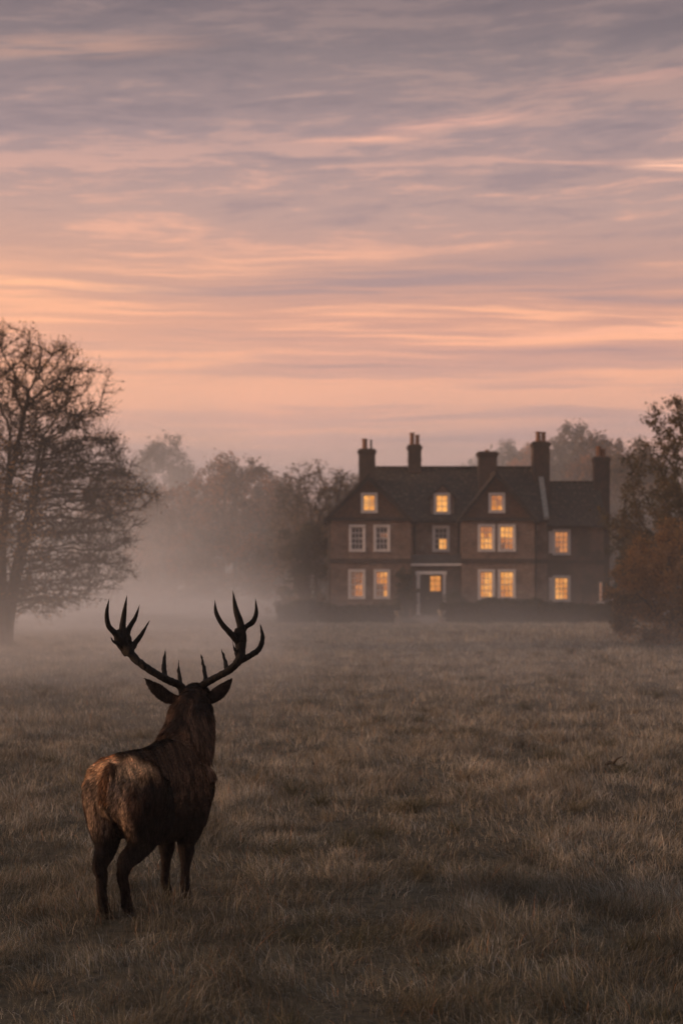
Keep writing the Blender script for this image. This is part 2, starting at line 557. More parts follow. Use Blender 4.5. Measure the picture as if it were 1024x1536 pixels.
def build_grass():
    rng = np.random.default_rng(11)
    Vs, Qs, Ts, Cs, off = [], [], [], [], 0
    bands = [(6.5, 11, 2800, 3), (11, 17, 3000, 3), (17, 28, 1200, 2), (28, 50, 300, 2), (50, 108, 90, 2)]
    for y0, y1, dens, seg in bands:
        half = lambda y: .215 * y + 4.6
        area = (y1 - y0) * (half(y0) + half(y1))
        n = int(area * dens)
        y = rng.uniform(y0, y1, n); x = rng.uniform(-1, 1, n) * half(y)
        cl = fbm(x * 1.6, y * 1.0, 21, 3)          # tussocks
        cl2 = fbm(x * .35, y * .25, 33, 3)         # patches
        cl3 = vnoise(x * 7, y * 7, 44)
        keep = rng.uniform(0, 1, n) < np.clip(.42 + 1.5 * (cl - .40) + .5 * (cl3 - .5), .20, 1)
        keep &= (np.abs(x) < .215 * y + 1.4) | (rng.uniform(0, 1, n) < .55)
        lawn = y > 87
        for_house = (y > 99) & (x > -1.5) & (x < 16)
        path = (np.abs(x - 4.35) < 1.1) & (y > 88)
        keep &= ~for_house & ~path
        x, y, cl, cl2, cl3, lawn = (a[keep] for a in (x, y, cl, cl2, cl3, lawn))
        n = len(x)
        tall = np.clip((cl - .45) * 5, 0, 1)
        h = (.065 + .075 * cl3 + .10 * tall * rng.uniform(.4, 1.0, n)) * rng.uniform(.6, 1.35, n) * (.75 + .5 * cl2)
        h *= np.where(rng.uniform(0, 1, n) < .02, 1.5, 1.0)
        h = np.where(lawn, h * .45, h)
        h = h * (1 - .30 * np.clip((12 - y) / 3, 0, 1))
        near_stag = np.exp(-(((x + 1.43) / .9) ** 2 + ((y - 12.8) / .9) ** 2))
        h = h * (1 + .45 * near_stag)
        h *= 1 + .35 * np.clip((y - 20) / 50, 0, 1)
        wd = np.maximum(.0036, y * .00028) * rng.uniform(.6, 1.4, n)
        ldir = vnoise(x * 2.2, y * 2.2, 71) * 8 + rng.normal(0, 1.1, n)
        lean = np.abs(rng.normal(.65, .55, n)) + .1
        P = np.stack([x, y, gh(x, y) - .01], 1)
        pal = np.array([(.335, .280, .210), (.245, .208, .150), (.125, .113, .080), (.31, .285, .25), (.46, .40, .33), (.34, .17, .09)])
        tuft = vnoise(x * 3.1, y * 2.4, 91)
        pm = np.clip(cl2 * 1.6 - .42 + .5 * (tuft - .3) + rng.normal(0, .18, n) - 1.0 * np.clip((15.0 - y) / 5, 0, 1) + .32 * np.clip((y - 14) / 12, 0, 1), 0, 1)  # foreground dimming painted in: more dark blades towards the camera, paler ones beyond
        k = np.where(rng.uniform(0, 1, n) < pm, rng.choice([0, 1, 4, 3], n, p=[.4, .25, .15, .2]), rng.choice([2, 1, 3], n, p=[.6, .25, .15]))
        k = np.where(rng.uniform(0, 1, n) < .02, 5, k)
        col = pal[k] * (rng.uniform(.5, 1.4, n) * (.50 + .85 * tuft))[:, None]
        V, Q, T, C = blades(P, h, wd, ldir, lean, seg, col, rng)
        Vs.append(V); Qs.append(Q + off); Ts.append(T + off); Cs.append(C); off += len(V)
    # rushy tussocks, darker and taller, dotted over the field
    K = 230
    cy = 8.5 + 62 * rng.uniform(0, 1, K) ** 1.5; cx = rng.uniform(-1, 1, K) * (.21 * cy + 1)
    far_ok = (np.hypot(cx + 1.43, cy - 12.95) > 1.1)
    cx, cy = cx[far_ok], cy[far_ok]; K = len(cx)
    rr = rng.uniform(.07, .24, K); per = 130
    ii = np.repeat(np.arange(K), per); n = len(ii)
    a0 = rng.uniform(0, 2 * PI, n); q0 = np.abs(rng.normal(0, .6, n)) * rr[ii]
    x = cx[ii] + q0 * np.cos(a0) * 1.4; y = cy[ii] + q0 * np.sin(a0)
    h = rng.uniform(.10, .24, n) * rng.uniform(.7, 1.25, K)[ii] * (1 + .3 * np.clip((y - 15) / 40, 0, 1))
    tone = np.array([(.085, .078, .048), (.14, .115, .072), (.21, .165, .11)])[rng.choice(3, K, p=[.5, .35, .15])][ii]
    V, Q, T, C = blades(np.stack([x, y, gh(x, y) - .01], 1), h, np.maximum(.004, y * .0003) * rng.uniform(.6, 1.3, n), a0 + rng.normal(0, .5, n), .25 + 1.6 * q0 / .3 + np.abs(rng.normal(0, .3, n)), 3, tone * rng.uniform(.6, 1.35, n)[:, None], rng)
    Vs.append(V); Qs.append(Q + off); Ts.append(T + off); Cs.append(C); off += len(V)
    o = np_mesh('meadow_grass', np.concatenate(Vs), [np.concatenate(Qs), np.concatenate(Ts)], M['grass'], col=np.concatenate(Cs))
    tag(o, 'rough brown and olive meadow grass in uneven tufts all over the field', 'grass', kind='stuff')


if 'grass' in BUILD: build_grass()

# ------------------------------------------------------------------ the stag

STAG_O = np.array((-1.43, 12.95, 0.0)); STAG_A = math.radians(22)
CA, SA = math.cos(STAG_A), math.sin(STAG_A)


def SL(p):
    """stag-local (right, forward, up) -> world"""
    p = np.asarray(p, float)
    return np.stack([STAG_O[0] + p[..., 0] * CA + p[..., 1] * SA, STAG_O[1] - p[..., 0] * SA + p[..., 1] * CA, STAG_O[2] + p[..., 2]], -1)


def LS(P):
    d = np.asarray(P, float) - STAG_O
    return np.stack([d[..., 0] * CA - d[..., 1] * SA, d[..., 0] * SA + d[..., 1] * CA, d[..., 2]], -1)


def resample(pts, rad, step):
    """Catmull-Rom through the points, evenly resampled"""
    P = np.asarray(pts, float); R = np.asarray(rad, float)
    if R.ndim == 1: R = np.stack([R, R], 1)
    A = np.concatenate([P, R], 1)
    ext = np.vstack([2 * A[0] - A[1], A, 2 * A[-1] - A[-2]])
    out = []
    for i in range(len(A) - 1):
        p0, p1, p2, p3 = ext[i:i + 4]
        L = np.linalg.norm(P[i + 1] - P[i]); k = max(2, int(L / step))
        for t in np.arange(k) / k:
            out.append(.5 * (2 * p1 + (p2 - p0) * t + (2 * p0 - 5 * p1 + 4 * p2 - p3) * t ** 2 + (3 * p1 - p0 - 3 * p2 + p3) * t ** 3))
    out.append(A[-1]); out = np.array(out)
    return out[:, :3], np.maximum(out[:, 3:], .0008)


def loft(pts, rad, side=(1, 0, 0), n=14, step=.03, caps=True):
    """closed tube with elliptical sections; rad rows (a along side, b across)"""
    P, R = resample(pts, rad, step)
    T = unit(np.gradient(P, axis=0))
    s = np.asarray(side, float)
    Sd = unit(s - T * (T @ s)[:, None])
    B = np.cross(T, Sd)
    th = np.linspace(0, 2 * PI, n, endpoint=False)
    V = (P[:, None] + Sd[:, None] * (R[:, 0:1] * np.cos(th))[..., None] + B[:, None] * (R[:, 1:2] * np.sin(th))[..., None]).reshape(-1, 3)
    m_ = len(P)
    i = np.arange(m_ * n).reshape(m_, n)
    Q = np.stack([i[:-1], np.roll(i[:-1], -1, 1), np.roll(i[1:], -1, 1), i[1:]], -1).reshape(-1, 4)
    V = np.vstack([V, P[0] - T[0] * R[0].min() * .5, P[-1] + T[-1] * R[-1].min() * .5])
    a, b = m_ * n, m_ * n + 1
    Tr = np.concatenate([np.stack([np.full(n, a), np.roll(i[0], -1), i[0]], -1), np.stack([np.full(n, b), i[-1], np.roll(i[-1], -1)], -1)])
    return V, Q, Tr


def merge(parts):
    Vs, Qs, Ts, off = [], [], [], 0
    for V, Q, T in parts:
        Vs.append(V); Qs.append(Q + off); Ts.append(T + off); off += len(V)
    return np.concatenate(Vs), np.concatenate(Qs), np.concatenate(Ts)


def antler_part(px_pts, widths, depth):
    """points traced (px, py) with a forward offset each, widths in metres"""
    P = np.array([at(x, y, depth + d) for x, y, d in px_pts])
    return loft(P, np.asarray(widths, float) / 2, side=(0, 1, 0), n=12, step=.02)


def coat_colour(L, rng=None):
    """coat colour by place on the animal (markings, a darkened cleft, rim light painted on the rump)"""
    x, y, z = L[..., 0], L[..., 1], L[..., 2]
    n = fbm(x * 9 + y * 5, z * 7, 3, 3)
    st = np.clip((fbm(x * 80 + y * 64 + z * 14, z * 20 - y * 12, 13, 3) - .30) / .40, 0, 1)
    wob = (fbm(x * 7 + y * 6, z * 6, 23, 2) - .5) * .12 + (st - .5) * .035
    x = x + wob * .6; y = y + wob; z = z + wob * .8
    body = np.array((.115, .062, .038)); dark_ = np.array((.010, .007, .006)); rump = np.array((.60, .345, .18)); grey = np.array((.22, .150, .104))
    mixc = lambda c, col, w_: c * (1 - w_[..., None]) + np.asarray(col) * w_[..., None]
    c = body * (.45 + 1.1 * n)[..., None]
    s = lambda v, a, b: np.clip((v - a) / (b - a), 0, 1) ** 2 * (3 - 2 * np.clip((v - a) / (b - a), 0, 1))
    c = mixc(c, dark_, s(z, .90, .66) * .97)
    c = mixc(c, dark_ * 1.3, .92 * s(y, -.05, -.22) * s(y, -.60, -.50) * s(z, 1.12, .95) * s(np.abs(x), .10, .16))
    c = mixc(c, dark_ * 1.2, .45 * s(y, .42, .60) * s(z, 1.15, 1.40))
    rim = s(y, -.30, -.47) * s(z, .98, 1.09)  # pale rump patch, with warm rim light painted in along its top
    c = c * (1 - rim[..., None]) + rump * ((.75 + .5 * n) * (.55 + .85 * s(z, 1.02, 1.15)))[..., None] * rim[..., None]
    inner = s(y, -.40, -.47) * s(z, 1.10, 1.02) * s(z, .58, .76) * s(np.abs(x), .20, .165)
    c = c * (1 - inner[..., None]) + grey * (.5 + n)[..., None] * inner[..., None]
    cleft = s(np.abs(x), .035, .012) * s(y, -.40, -.5) * s(z, 1.0, .94)
    c = mixc(c, dark_, cleft * .9)
    tailc = s(np.abs(x), .055, .03) * s(y, -.52, -.58) * s(z, .85, .9) * s(z, 1.18, 1.13)
    c = mixc(c, (.095, .045, .022), tailc)
    spine = s(np.abs(x), .085, .03) * s(z, 1.1, 1.17) * s(y, -.56, -.42)
    c = mixc(c, dark_, .8 * spine)
    ears = s(np.abs(x + .04), .11, .15) * s(z, 1.42, 1.47) * s(y, .5, .6)
    c = mixc(c, dark_ * 1.8, ears)
    return np.clip(c * (.50 + 1.0 * st)[..., None], .0035, 1)


def build_stag():
    root = empty('stag', (float(STAG_O[0]), float(STAG_O[1]), 0), 'red deer stag with wide black antlers standing in the meadow with its back turned', 'stag')
    parts = []

    def L(pts, rad, side=(1, 0, 0), step=.03, n=16):
        parts.append(loft(SL(np.array(pts, float)), rad, SL(np.array(side, float)) - SL(np.zeros(3)), n, step))

    # trunk: rump to brisket
    L([(0, -.61, 1.02), (0, -.54, .985), (0, -.43, .950), (0, -.26, .895), (0, -.05, .850), (0, .16, .840), (0, .34, .855), (0, .50, .885), (0, .62, .96), (0, .69, 1.01)],
      [(.11, .12), (.190, .21), (.245, .265), (.260, .32), (.265, .355), (.272, .378), (.270, .388), (.250, .355), (.205, .265), (.13, .17)], n=28)
    # withers, neck and head
    L([(0, .34, 1.02), (0, .48, 1.10), (0, .60, 1.20), (-.01, .68, 1.32), (-.02, .72, 1.43), (-.03, .77, 1.51), (-.035, .80, 1.555)],
      [(.18, .15), (.205, .20), (.198, .205), (.178, .185), (.156, .16), (.115, .125), (.075, .08)], n=24)
    L([(0, .50, .92), (0, .63, 1.10), (-.01, .74, 1.27), (-.02, .78, 1.38)], [(.17, .13), (.18, .13), (.155, .12), (.11, .10)], n=20)
    L([(-.03, .72, 1.52), (-.035, .80, 1.55), (-.04, .88, 1.535), (-.055, .97, 1.49), (-.075, 1.07, 1.44), (-.09, 1.16, 1.40), (-.097, 1.20, 1.385)],
      [(.07, .06), (.098, .085), (.096, .092), (.072, .084), (.048, .060), (.042, .046), (.033, .034)], n=20, step=.02)
    L([(-.04, .82, 1.44), (-.055, .92, 1.40), (-.075, 1.02, 1.38)], [(.072, .06), (.055, .05), (.033, .03)])
    for s in (-1, 1):
        L([(.055 * s - .04, .86, 1.55), (.082 * s - .04, .90, 1.535), (.065 * s - .045, .96, 1.51)], [(.018, .018), (.026, .024), (.018, .018)], step=.01)
    # haunches
    for s, fy, kx, sh, hb in ((-1, -.53, -.090, -.04, .02), (1, -.425, .040, .11, -.02)):
        L([(.09 * s, -.24, 1.00), (.160 * s, -.36, .98), (.175 * s, -.34 + sh * .4, .84), (.160 * s, -.31 + sh, .70), (.136 * s, -.35 + sh, .58)],
          [(.10, .12), (.142, .190), (.135, .200), (.118, .175), (.090, .130)], n=20)
        L([(.095 * s, -.50, 1.06), (.118 * s, -.565, .96), (.128 * s, -.545, .83), (.124 * s, -.49 + sh * .4, .69), (.115 * s, -.45 + sh * .6, .57)],
          [(.070, .06), (.105, .07), (.104, .080), (.094, .085), (.078, .078)], n=18)
        hx = (.118 * s + kx * 2) / 3
        L([(.134 * s, -.34 + sh, .68), (.124 * s, -.39 + sh * .8, .58), ((hx + .12 * s) / 2, (-.40 + sh * .6 + fy) / 2, .50), (hx, fy - .045 + hb, .435), (hx, fy - .06 + hb, .39), (kx, fy - .045 + hb, .33), (kx, fy - .03, .24), (kx, fy - .012, .17),
           (kx, fy, .115), (kx, fy + .03, .07), (kx, fy + .045, .035)],
          [(.098, .140), (.090, .120), (.070, .096), (.055, .074), (.050, .066), (.042, .050), (.036, .042), (.036, .042), (.042, .046), (.036, .038), (.038, .044)], n=14, step=.02)
    # fore legs
    for s, fy, fx in ((-1, .45, -.100), (1, .36, .115)):
        L([(.13 * s, .42, 1.02), (.160 * s, .44, .88), (.155 * s, .42, .72), ((.145 * s + fx) / 2 + .010 * s, (.40 + fy) / 2, .55), (fx, fy + .005, .45), (fx, fy + .012, .385), (fx, fy, .31), (fx, fy - .008, .22),
           (fx, fy - .01, .135), (fx, fy + .015, .08), (fx, fy + .035, .035)],
          [(.10, .14), (.118, .17), (.112, .155), (.092, .112), (.066, .072), (.062, .068), (.043, .047), (.033, .036), (.038, .042), (.033, .036), (.036, .042)], n=14, step=.02)
    # tail
    L([(0, -.56, 1.13), (0.005, -.625, 1.09), (.01, -.645, 1.02), (.01, -.64, .95)], [(.03, .03), (.036, .028), (.034, .026), (.012, .010)], step=.015)
    # ears, cupped blades out to the sides
    for pts in (((264, 1050, 0), (250, 1045, -.01), (238, 1036, -.02), (227, 1027, -.02), (216, 1016, -.02)),
                ((306, 1050, 0), (320, 1045, -.01), (331, 1037, -.02), (341, 1027, -.02), (350, 1016, -.02))):
        P = np.array([at(x, y, 13.68 + d) for x, y, d in pts])
        parts.append(loft(P, [(.018, .040), (.016, .056), (.013, .058), (.010, .040), (.006, .006)], (0, 1, 0), 14, .012))
    V, Q, T = merge(parts)
    body = np_mesh('body', V, [Q, T], M['stag'])
    rm = body.modifiers.new('r', 'REMESH'); rm.mode = 'VOXEL'; rm.voxel_size = .009
    sm = body.modifiers.new('s', 'SMOOTH'); sm.factor = .5; sm.iterations = 18
    dg = bpy.context.evaluated_depsgraph_get()
    me = bpy.data.meshes.new_from_object(body.evaluated_get(dg))
    bpy.data.objects.remove(body)
    nv = len(me.vertices)
    co = np.empty(nv * 3, np.float32); me.vertices.foreach_get('co', co); co = co.reshape(-1, 3).astype(float)
    me.calc_loop_triangles()
    tri = np.empty(len(me.loop_triangles) * 3, np.int32); me.loop_triangles.foreach_get('vertices', tri); tri = tri.reshape(-1, 3)
    me.name = 'body'
    me.materials.clear()
    ca = me.color_attributes.new('tint', 'FLOAT_COLOR', 'POINT')
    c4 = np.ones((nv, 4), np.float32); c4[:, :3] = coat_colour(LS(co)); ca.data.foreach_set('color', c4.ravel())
    body = link_mesh('body', me, M['stag'], root, True)
    # hair
    rng = np.random.default_rng(5)
    a, b, c = co[tri[:, 0]], co[tri[:, 1]], co[tri[:, 2]]
    nr = np.cross(b - a, c - a); ar = np.linalg.norm(nr, axis=1) / 2; nr = unit(nr)
    cen = LS((a + b + c) / 3)
    wgt = ar * np.where(cen[:, 2] < .55, .5, 1.0)
    N = 120000
    idx = rng.choice(len(tri), N, p=wgt / wgt.sum())
    u, v = rng.uniform(0, 1, N), rng.uniform(0, 1, N)
    fl = u + v > 1; u[fl], v[fl] = 1 - u[fl], 1 - v[fl]
    P = a[idx] + (b - a)[idx] * u[:, None] + (c - a)[idx] * v[:, None]
    Nn = nr[idx]; Lp = LS(P)
    y, z, x = Lp[:, 1], Lp[:, 2], Lp[:, 0]
    flow = np.zeros((N, 3))
    neck = (y > .42) & (z > .95)
    head = (z > 1.50) | ((y > .84) & (z > 1.3))
    ear = np.abs(x + .03) > .13
    ear &= (z > 1.44)
    rumpm = y < -.42
    flow[:] = (0, -1, -.55)
    flow[neck] = (0, -.45, -1)
    flow[rumpm] = (0, -.25, -1)
    flow[z < .75] = (0, -.1, -1)
    flow[head] = (0, -1, -.2)
    flow[:, 0] += (vnoise(y * 8, z * 8, 3) - .5) * .7
    fw = SL(flow) - SL(np.zeros(3))
    tg = unit(fw - Nn * (fw * Nn).sum(1)[:, None])
    lift = .22 + rng.uniform(0, .18, N)
    lift = np.where(neck & ~head, lift + .12, lift)
    ln = rng.uniform(.022, .044, N)
    ln = np.where(neck & ~head, rng.uniform(.035, .075, N), ln)
    ln = np.where((y > .5) & (z < 1.2) & (z > .8), ln * 1.35, ln)
    ln = np.where(z < .60, rng.uniform(.010, .018, N), ln)
    ln = np.where(head, rng.uniform(.012, .024, N), ln)
    ln = np.where(ear, rng.uniform(.006, .014, N), ln)
    top = (np.abs(x + .03) < .07) & (z > 1.56)
    ln = np.where(top, rng.uniform(.02, .04, N), ln)
    tip1 = P + (tg + Nn * lift[:, None]) * (ln * .55)[:, None]
    jit = rng.normal(0, .12, (N, 3))
    tip2 = tip1 + unit(tg + Nn * (lift * .6)[:, None] + jit) * (ln * .5)[:, None]
    sd = unit(np.cross(tg, Nn) + rng.normal(0, .4, (N, 3)))
    wd = rng.uniform(.0016, .0036, N)[:, None]
    P0 = P - Nn * .003
    V = np.stack([P0 - sd * wd, P0 + sd * wd, tip1 - sd * wd * .8, tip1 + sd * wd * .8, tip2], 1).reshape(-1, 3)
    o = np.arange(N)[:, None] * 5
    clump = .55 + .9 * fbm(x * 30 + y * 24, z * 16, 8, 2)
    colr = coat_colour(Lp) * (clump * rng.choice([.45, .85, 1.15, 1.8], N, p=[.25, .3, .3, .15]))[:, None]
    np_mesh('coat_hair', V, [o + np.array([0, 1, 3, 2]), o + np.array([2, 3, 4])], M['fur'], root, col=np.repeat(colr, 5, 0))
    # antlers
    D = 13.70
    left = [
        antler_part([(277, 1046, 0), (272, 1030, .0), (256, 1022, -.03), (238, 1013, -.06), (216, 999, -.06), (199, 984, -.03), (189, 968, .0), (183, 956, .02)],
                    [.075, .066, .062, .058, .060, .066, .078, .070], D),
        antler_part([(272, 1030, .02), (270, 1018, .06), (268, 1004, .12), (268.5, 990, .16)], [.036, .034, .022, .004], D),
        antler_part([(247, 1018, -.03), (246, 1000, .03), (247, 985, .08), (248.5, 972, .11)], [.046, .038, .024, .004], D),
        antler_part([(184, 962, .0), (173, 950, -.03), (163, 938, -.05), (160.5, 920, -.06), (164, 897, -.05)], [.070, .052, .042, .034, .004], D),
        antler_part([(184, 960, .0), (184, 942, .02), (187, 917, .03), (191, 891, .03)], [.080, .058, .036, .004], D),
        antler_part([(187, 962, .02), (193, 944, .05), (203, 927, .07), (210, 906, .08)], [.070, .046, .032, .004], D),
        antler_part([(194, 978, .0), (202, 966, .05), (213, 951, .08), (225, 930, .10)], [.072, .046, .034, .004], D),
        antler_part([(186, 972, .0), (177, 965, -.03), (170, 962, -.05), (165.5, 954, -.06)], [.046, .034, .022, .004], D)]
    left.append(antler_part([(193, 982, 0), (188, 968, 0), (183, 954, 0), (180, 944, 0)], [(.06, .075), (.055, .125), (.045, .135), (.02, .09)], D))
    right = [
        antler_part([(297, 1048, 0), (303, 1030, .0), (319, 1019, -.03), (338, 1009, -.05), (352, 998, -.05), (361, 984, -.02), (360, 965, .0), (361, 948, .02)],
                    [.080, .062, .060, .058, .062, .070, .066, .070], D),
        antler_part([(309, 1026, .02), (308, 1012, .07), (305, 997, .12), (301.5, 980, .16)], [.040, .036, .026, .004], D),
        antler_part([(340, 1010, -.03), (339, 998, .03), (335.5, 985, .08), (332, 972, .11)], [.044, .036, .024, .004], D),
        antler_part([(358, 964, .0), (346, 950, -.03), (333, 936, -.05), (324, 918, -.06), (322.5, 899, -.06)], [.056, .050, .042, .032, .004], D),
        antler_part([(361, 962, .0), (361, 938, .02), (354, 915, .03), (349, 885, .03)], [.078, .064, .046, .004], D),
        antler_part([(360, 954, .02), (368, 941, .05), (379, 933, .07), (384.5, 919, .08), (383, 897, .08)], [.056, .044, .044, .034, .004], D),
        antler_part([(358, 992, .0), (376, 983, .03), (388, 974, .06), (394, 957, .08), (389.5, 933, .09)], [.056, .050, .044, .034, .004], D),
        antler_part([(358, 984, .0), (353, 976, -.04), (348.5, 962, -.07)], [.05, .026, .004], D)]
    right.append(antler_part([(361, 990, 0), (361, 972, 0), (360, 954, 0), (359, 942, 0)], [(.06, .07), (.055, .085), (.045, .110), (.02, .075)], D))
    for ps in (left, right):
        V, Q, T = merge(ps)
        o = np_mesh('antler', V, [Q, T], M['antler'])
        rm = o.modifiers.new('r', 'REMESH'); rm.mode = 'VOXEL'; rm.voxel_size = .0042
        sm = o.modifiers.new('s', 'SMOOTH'); sm.factor = .5; sm.iterations = 3
        dg = bpy.context.evaluated_depsgraph_get()
        me = bpy.data.meshes.new_from_object(o.evaluated_get(dg))
        bpy.data.objects.remove(o); me.materials.clear()
        nv = len(me.vertices)      # furrows and pearling of the beam
        co = np.empty(nv * 3, np.float32); me.vertices.foreach_get('co', co); co = co.reshape(-1, 3)
        no = np.empty(nv * 3, np.float32); me.vertices.foreach_get('normal', no); no = no.reshape(-1, 3)
        k = fbm(co[:, 0] * 70 + co[:, 1] * 50, co[:, 2] * 38, 6, 3) - .5
        low = np.clip((2.25 - co[:, 2]) / .4, .15, 1)
        me.vertices.foreach_set('co', (co + no * (k * .014 * low)[:, None]).ravel())
        link_mesh('antler', me, M['antler'], root, True)
    for s in (-1, 1):
        c = SL(np.array((.086 * s - .05, .94, 1.505)))
        th = np.linspace(0, PI, 9)
        mb = MB(); mb.lathe(tuple(c), [(.017 * math.sin(t), -.017 * math.cos(t)) for t in th], 12)
        mb.build('eye', M['eye'], root, True)
    # cloven hooves
    for fx, fy in ((-.090, -.53), (.040, -.425), (-.100, .45), (.115, .36)):
        ps = []
        for s in (-1, 1):
            ps.append(loft(SL(np.array([(fx + .017 * s, fy + .035, .055), (fx + .019 * s, fy + .05, .02), (fx + .017 * s, fy + .07, -.005)])), [(.018, .030), (.020, .040), (.018, .044)], (1, 0, 0), 10, .01))
        V, Q, T = merge(ps)
        np_mesh('hoof', V, [Q, T], M['hoof'], root, True)


if 'stag' in BUILD: build_stag()

# ------------------------------------------------------------------ the house


def wall_panel(mb, x0, x1, z0, z1, y, openings, depth=.22, mi=0):
    """front sheet of a wall at y with rectangular openings and their reveals"""
    xs = sorted({x0, x1, *[a for o in openings for a in o[:2]]}); zs = sorted({z0, z1, *[a for o in openings for a in o[2:4]]})
    for xa, xb in zip(xs[:-1], xs[1:]):
        for za, zb in zip(zs[:-1], zs[1:]):
            cx, cz = (xa + xb) / 2, (za + zb) / 2
            if any(o[0] < cx < o[1] and o[2] < cz < o[3] for o in openings): continue
            mb.poly([(xa, y, za), (xb, y, za), (xb, y, zb), (xa, y, zb)], mi)
    reveals(mb, y, openings, depth, mi)


def reveals(mb, y, openings, depth, mi):
    for a, b, c, d in openings:
        yd = y + depth
        mb.poly([(a, y, c), (a, yd, c), (a, yd, d), (a, y, d)], mi); mb.poly([(b, y, c), (b, y, d), (b, yd, d), (b, yd, c)], mi)
        mb.poly([(a, y, c), (b, y, c), (b, yd, c), (a, yd, c)], mi); mb.poly([(a, y, d), (a, yd, d), (b, yd, d), (b, y, d)], mi)


def gable(mb, xl, xr, z0, xc, zt, y, op, depth=.2, mi=0):
    sl = lambda z: xl + (xc - xl) * (z - z0) / (zt - z0)
    sr = lambda z: xr + (xc - xr) * (z - z0) / (zt - z0)
    a, b, c, d = op
    mb.poly([(sl(z0), y, z0), (sr(z0), y, z0), (sr(c), y, c), (sl(c), y, c)], mi)
    mb.poly([(sl(c), y, c), (a, y, c), (a, y, d), (sl(d), y, d)], mi)
    mb.poly([(b, y, c), (sr(c), y, c), (sr(d), y, d), (b, y, d)], mi)
    mb.poly([(sl(d), y, d), (sr(d), y, d), (xc, y, zt)], mi)
    reveals(mb, y, [op], depth, mi)


def window(root, op, y, cols, rows, cells, sash=True, shutter=False, label=None, surround=True, proud=.03):
    """one window: painted frame with glazing bars > pane (one mesh, lit and unlit squares), sill"""
    a, b, c, d = op
    f = .065
    mb = MB(); y0 = y + .05
    if surround:   # pale architrave on the wall face
        s = .11
        mb.box(a - s, a + .001, y - proud, y + .05, c - .02, d + s); mb.box(b - .001, b + s, y - proud, y + .05, c - .02, d + s)
        mb.box(a + .001, b - .001, y - proud, y + .05, d - .001, d + s)
    mb.box(a + .002, a + f, y0 + .003, y0 + .08, c, d); mb.box(b - f, b - .002, y0 + .003, y0 + .08, c, d)
    mb.box(a + f, b - f, y0 + .003, y0 + .08, d - f, d - .002); mb.box(a + f, b - f, y0 + .003, y0 + .08, c + .002, c + f)
    ia, ib, ic, id_ = a + f, b - f, c + f, d - f
    if sash: mb.box(ia, ib, y0 + .006, y0 + .07, (ic + id_) / 2 - .025, (ic + id_) / 2 + .025)
    for k in range(1, cols):
        x = ia + (ib - ia) * k / cols
        mb.box(x - .019, x + .019, y0 + .015, y0 + .05, ic, id_)
    for k in range(1, rows):
        z = ic + (id_ - ic) * k / rows
        if sash and abs(k * 2 - rows) < .1: continue
        mb.box(ia, ib, y0 + .018, y0 + .047, z - .019, z + .019)
    fr = mb.build('window', M['white'], root)
    pm = MB()
    for r in range(rows):
        for k in range(cols):
            xa, xb = ia + (ib - ia) * k / cols, ia + (ib - ia) * (k + 1) / cols
            za, zb = ic + (id_ - ic) * r / rows, ic + (id_ - ic) * (r + 1) / rows
            ch = cells[rows - 1 - r][k] if isinstance(cells, (list, tuple)) else cells
            pm.poly([(xa, y0 + .055, za), (xb, y0 + .055, za), (xb, y0 + .055, zb), (xa, y0 + .055, zb)], 'dlmf'.index(ch))
    pane = pm.build('pane', [M['darkglass'], M['lit'], M['litdim'], M['litfaint']], fr)
    sb = MB(); sb.box(a - .12, b + .12, y - .09, y + .05, c - .10, c - .022)
    sb.build('sill', M['white'], fr)
    if label: fr['label'] = label
    return fr


def chimney(root, x0, x1, y0, y1, z0, z1, pots, label, cap=.06, capn=2, material='brickd'):
    mb = MB()
    mb.box(x0, x1, y0, y1, z0, z1 - .30)
    z = z1 - .30
    for k in range(capn):
        e = cap * (k + 1) / capn + .02
        mb.box(x0 - e, x1 + e, y0 - e, y1 + e, z + .002, z + .30 / (capn + 1)); z += .30 / (capn + 1)
    mb.box(x0 - .01, x1 + .01, y0 - .01, y1 + .01, z + .002, z1)
    mb.box(x0 - .03, x1 + .03, y0 - .03, y1 + .03, z1 - .95, z1 - .87)
    c = mb.build('chimney', M[material], root)
    c['label'] = label
    for px, r, h, m_ in pots:
        p = MB()
        p.lathe((px, (y0 + y1) / 2, z1), [(r * 1.15, 0), (r * 1.1, .06), (r * .92, .08), (r * .85, h - .09), (r * 1.08, h - .07), (r * 1.05, h), (r * .7, h), (r * .7, h - .1)], 12)
        p.build('chimney_pot', M[m_], c)
    return c


def downpipe(root, x, y, z0, z1, r=.045):
    mb = MB(); mb.cyl((x, y), r, r, z0, z1, 10)
    for z in np.arange(z0 + .4, z1, 1.4): mb.cyl((x, y), r * 1.4, r * 1.4, z, z + .07, 10)
    mb.box(x - .09, x + .09, y - .09, y + .08, z1, z1 + .2)
    mb.build('downpipe', M['iron'], root)


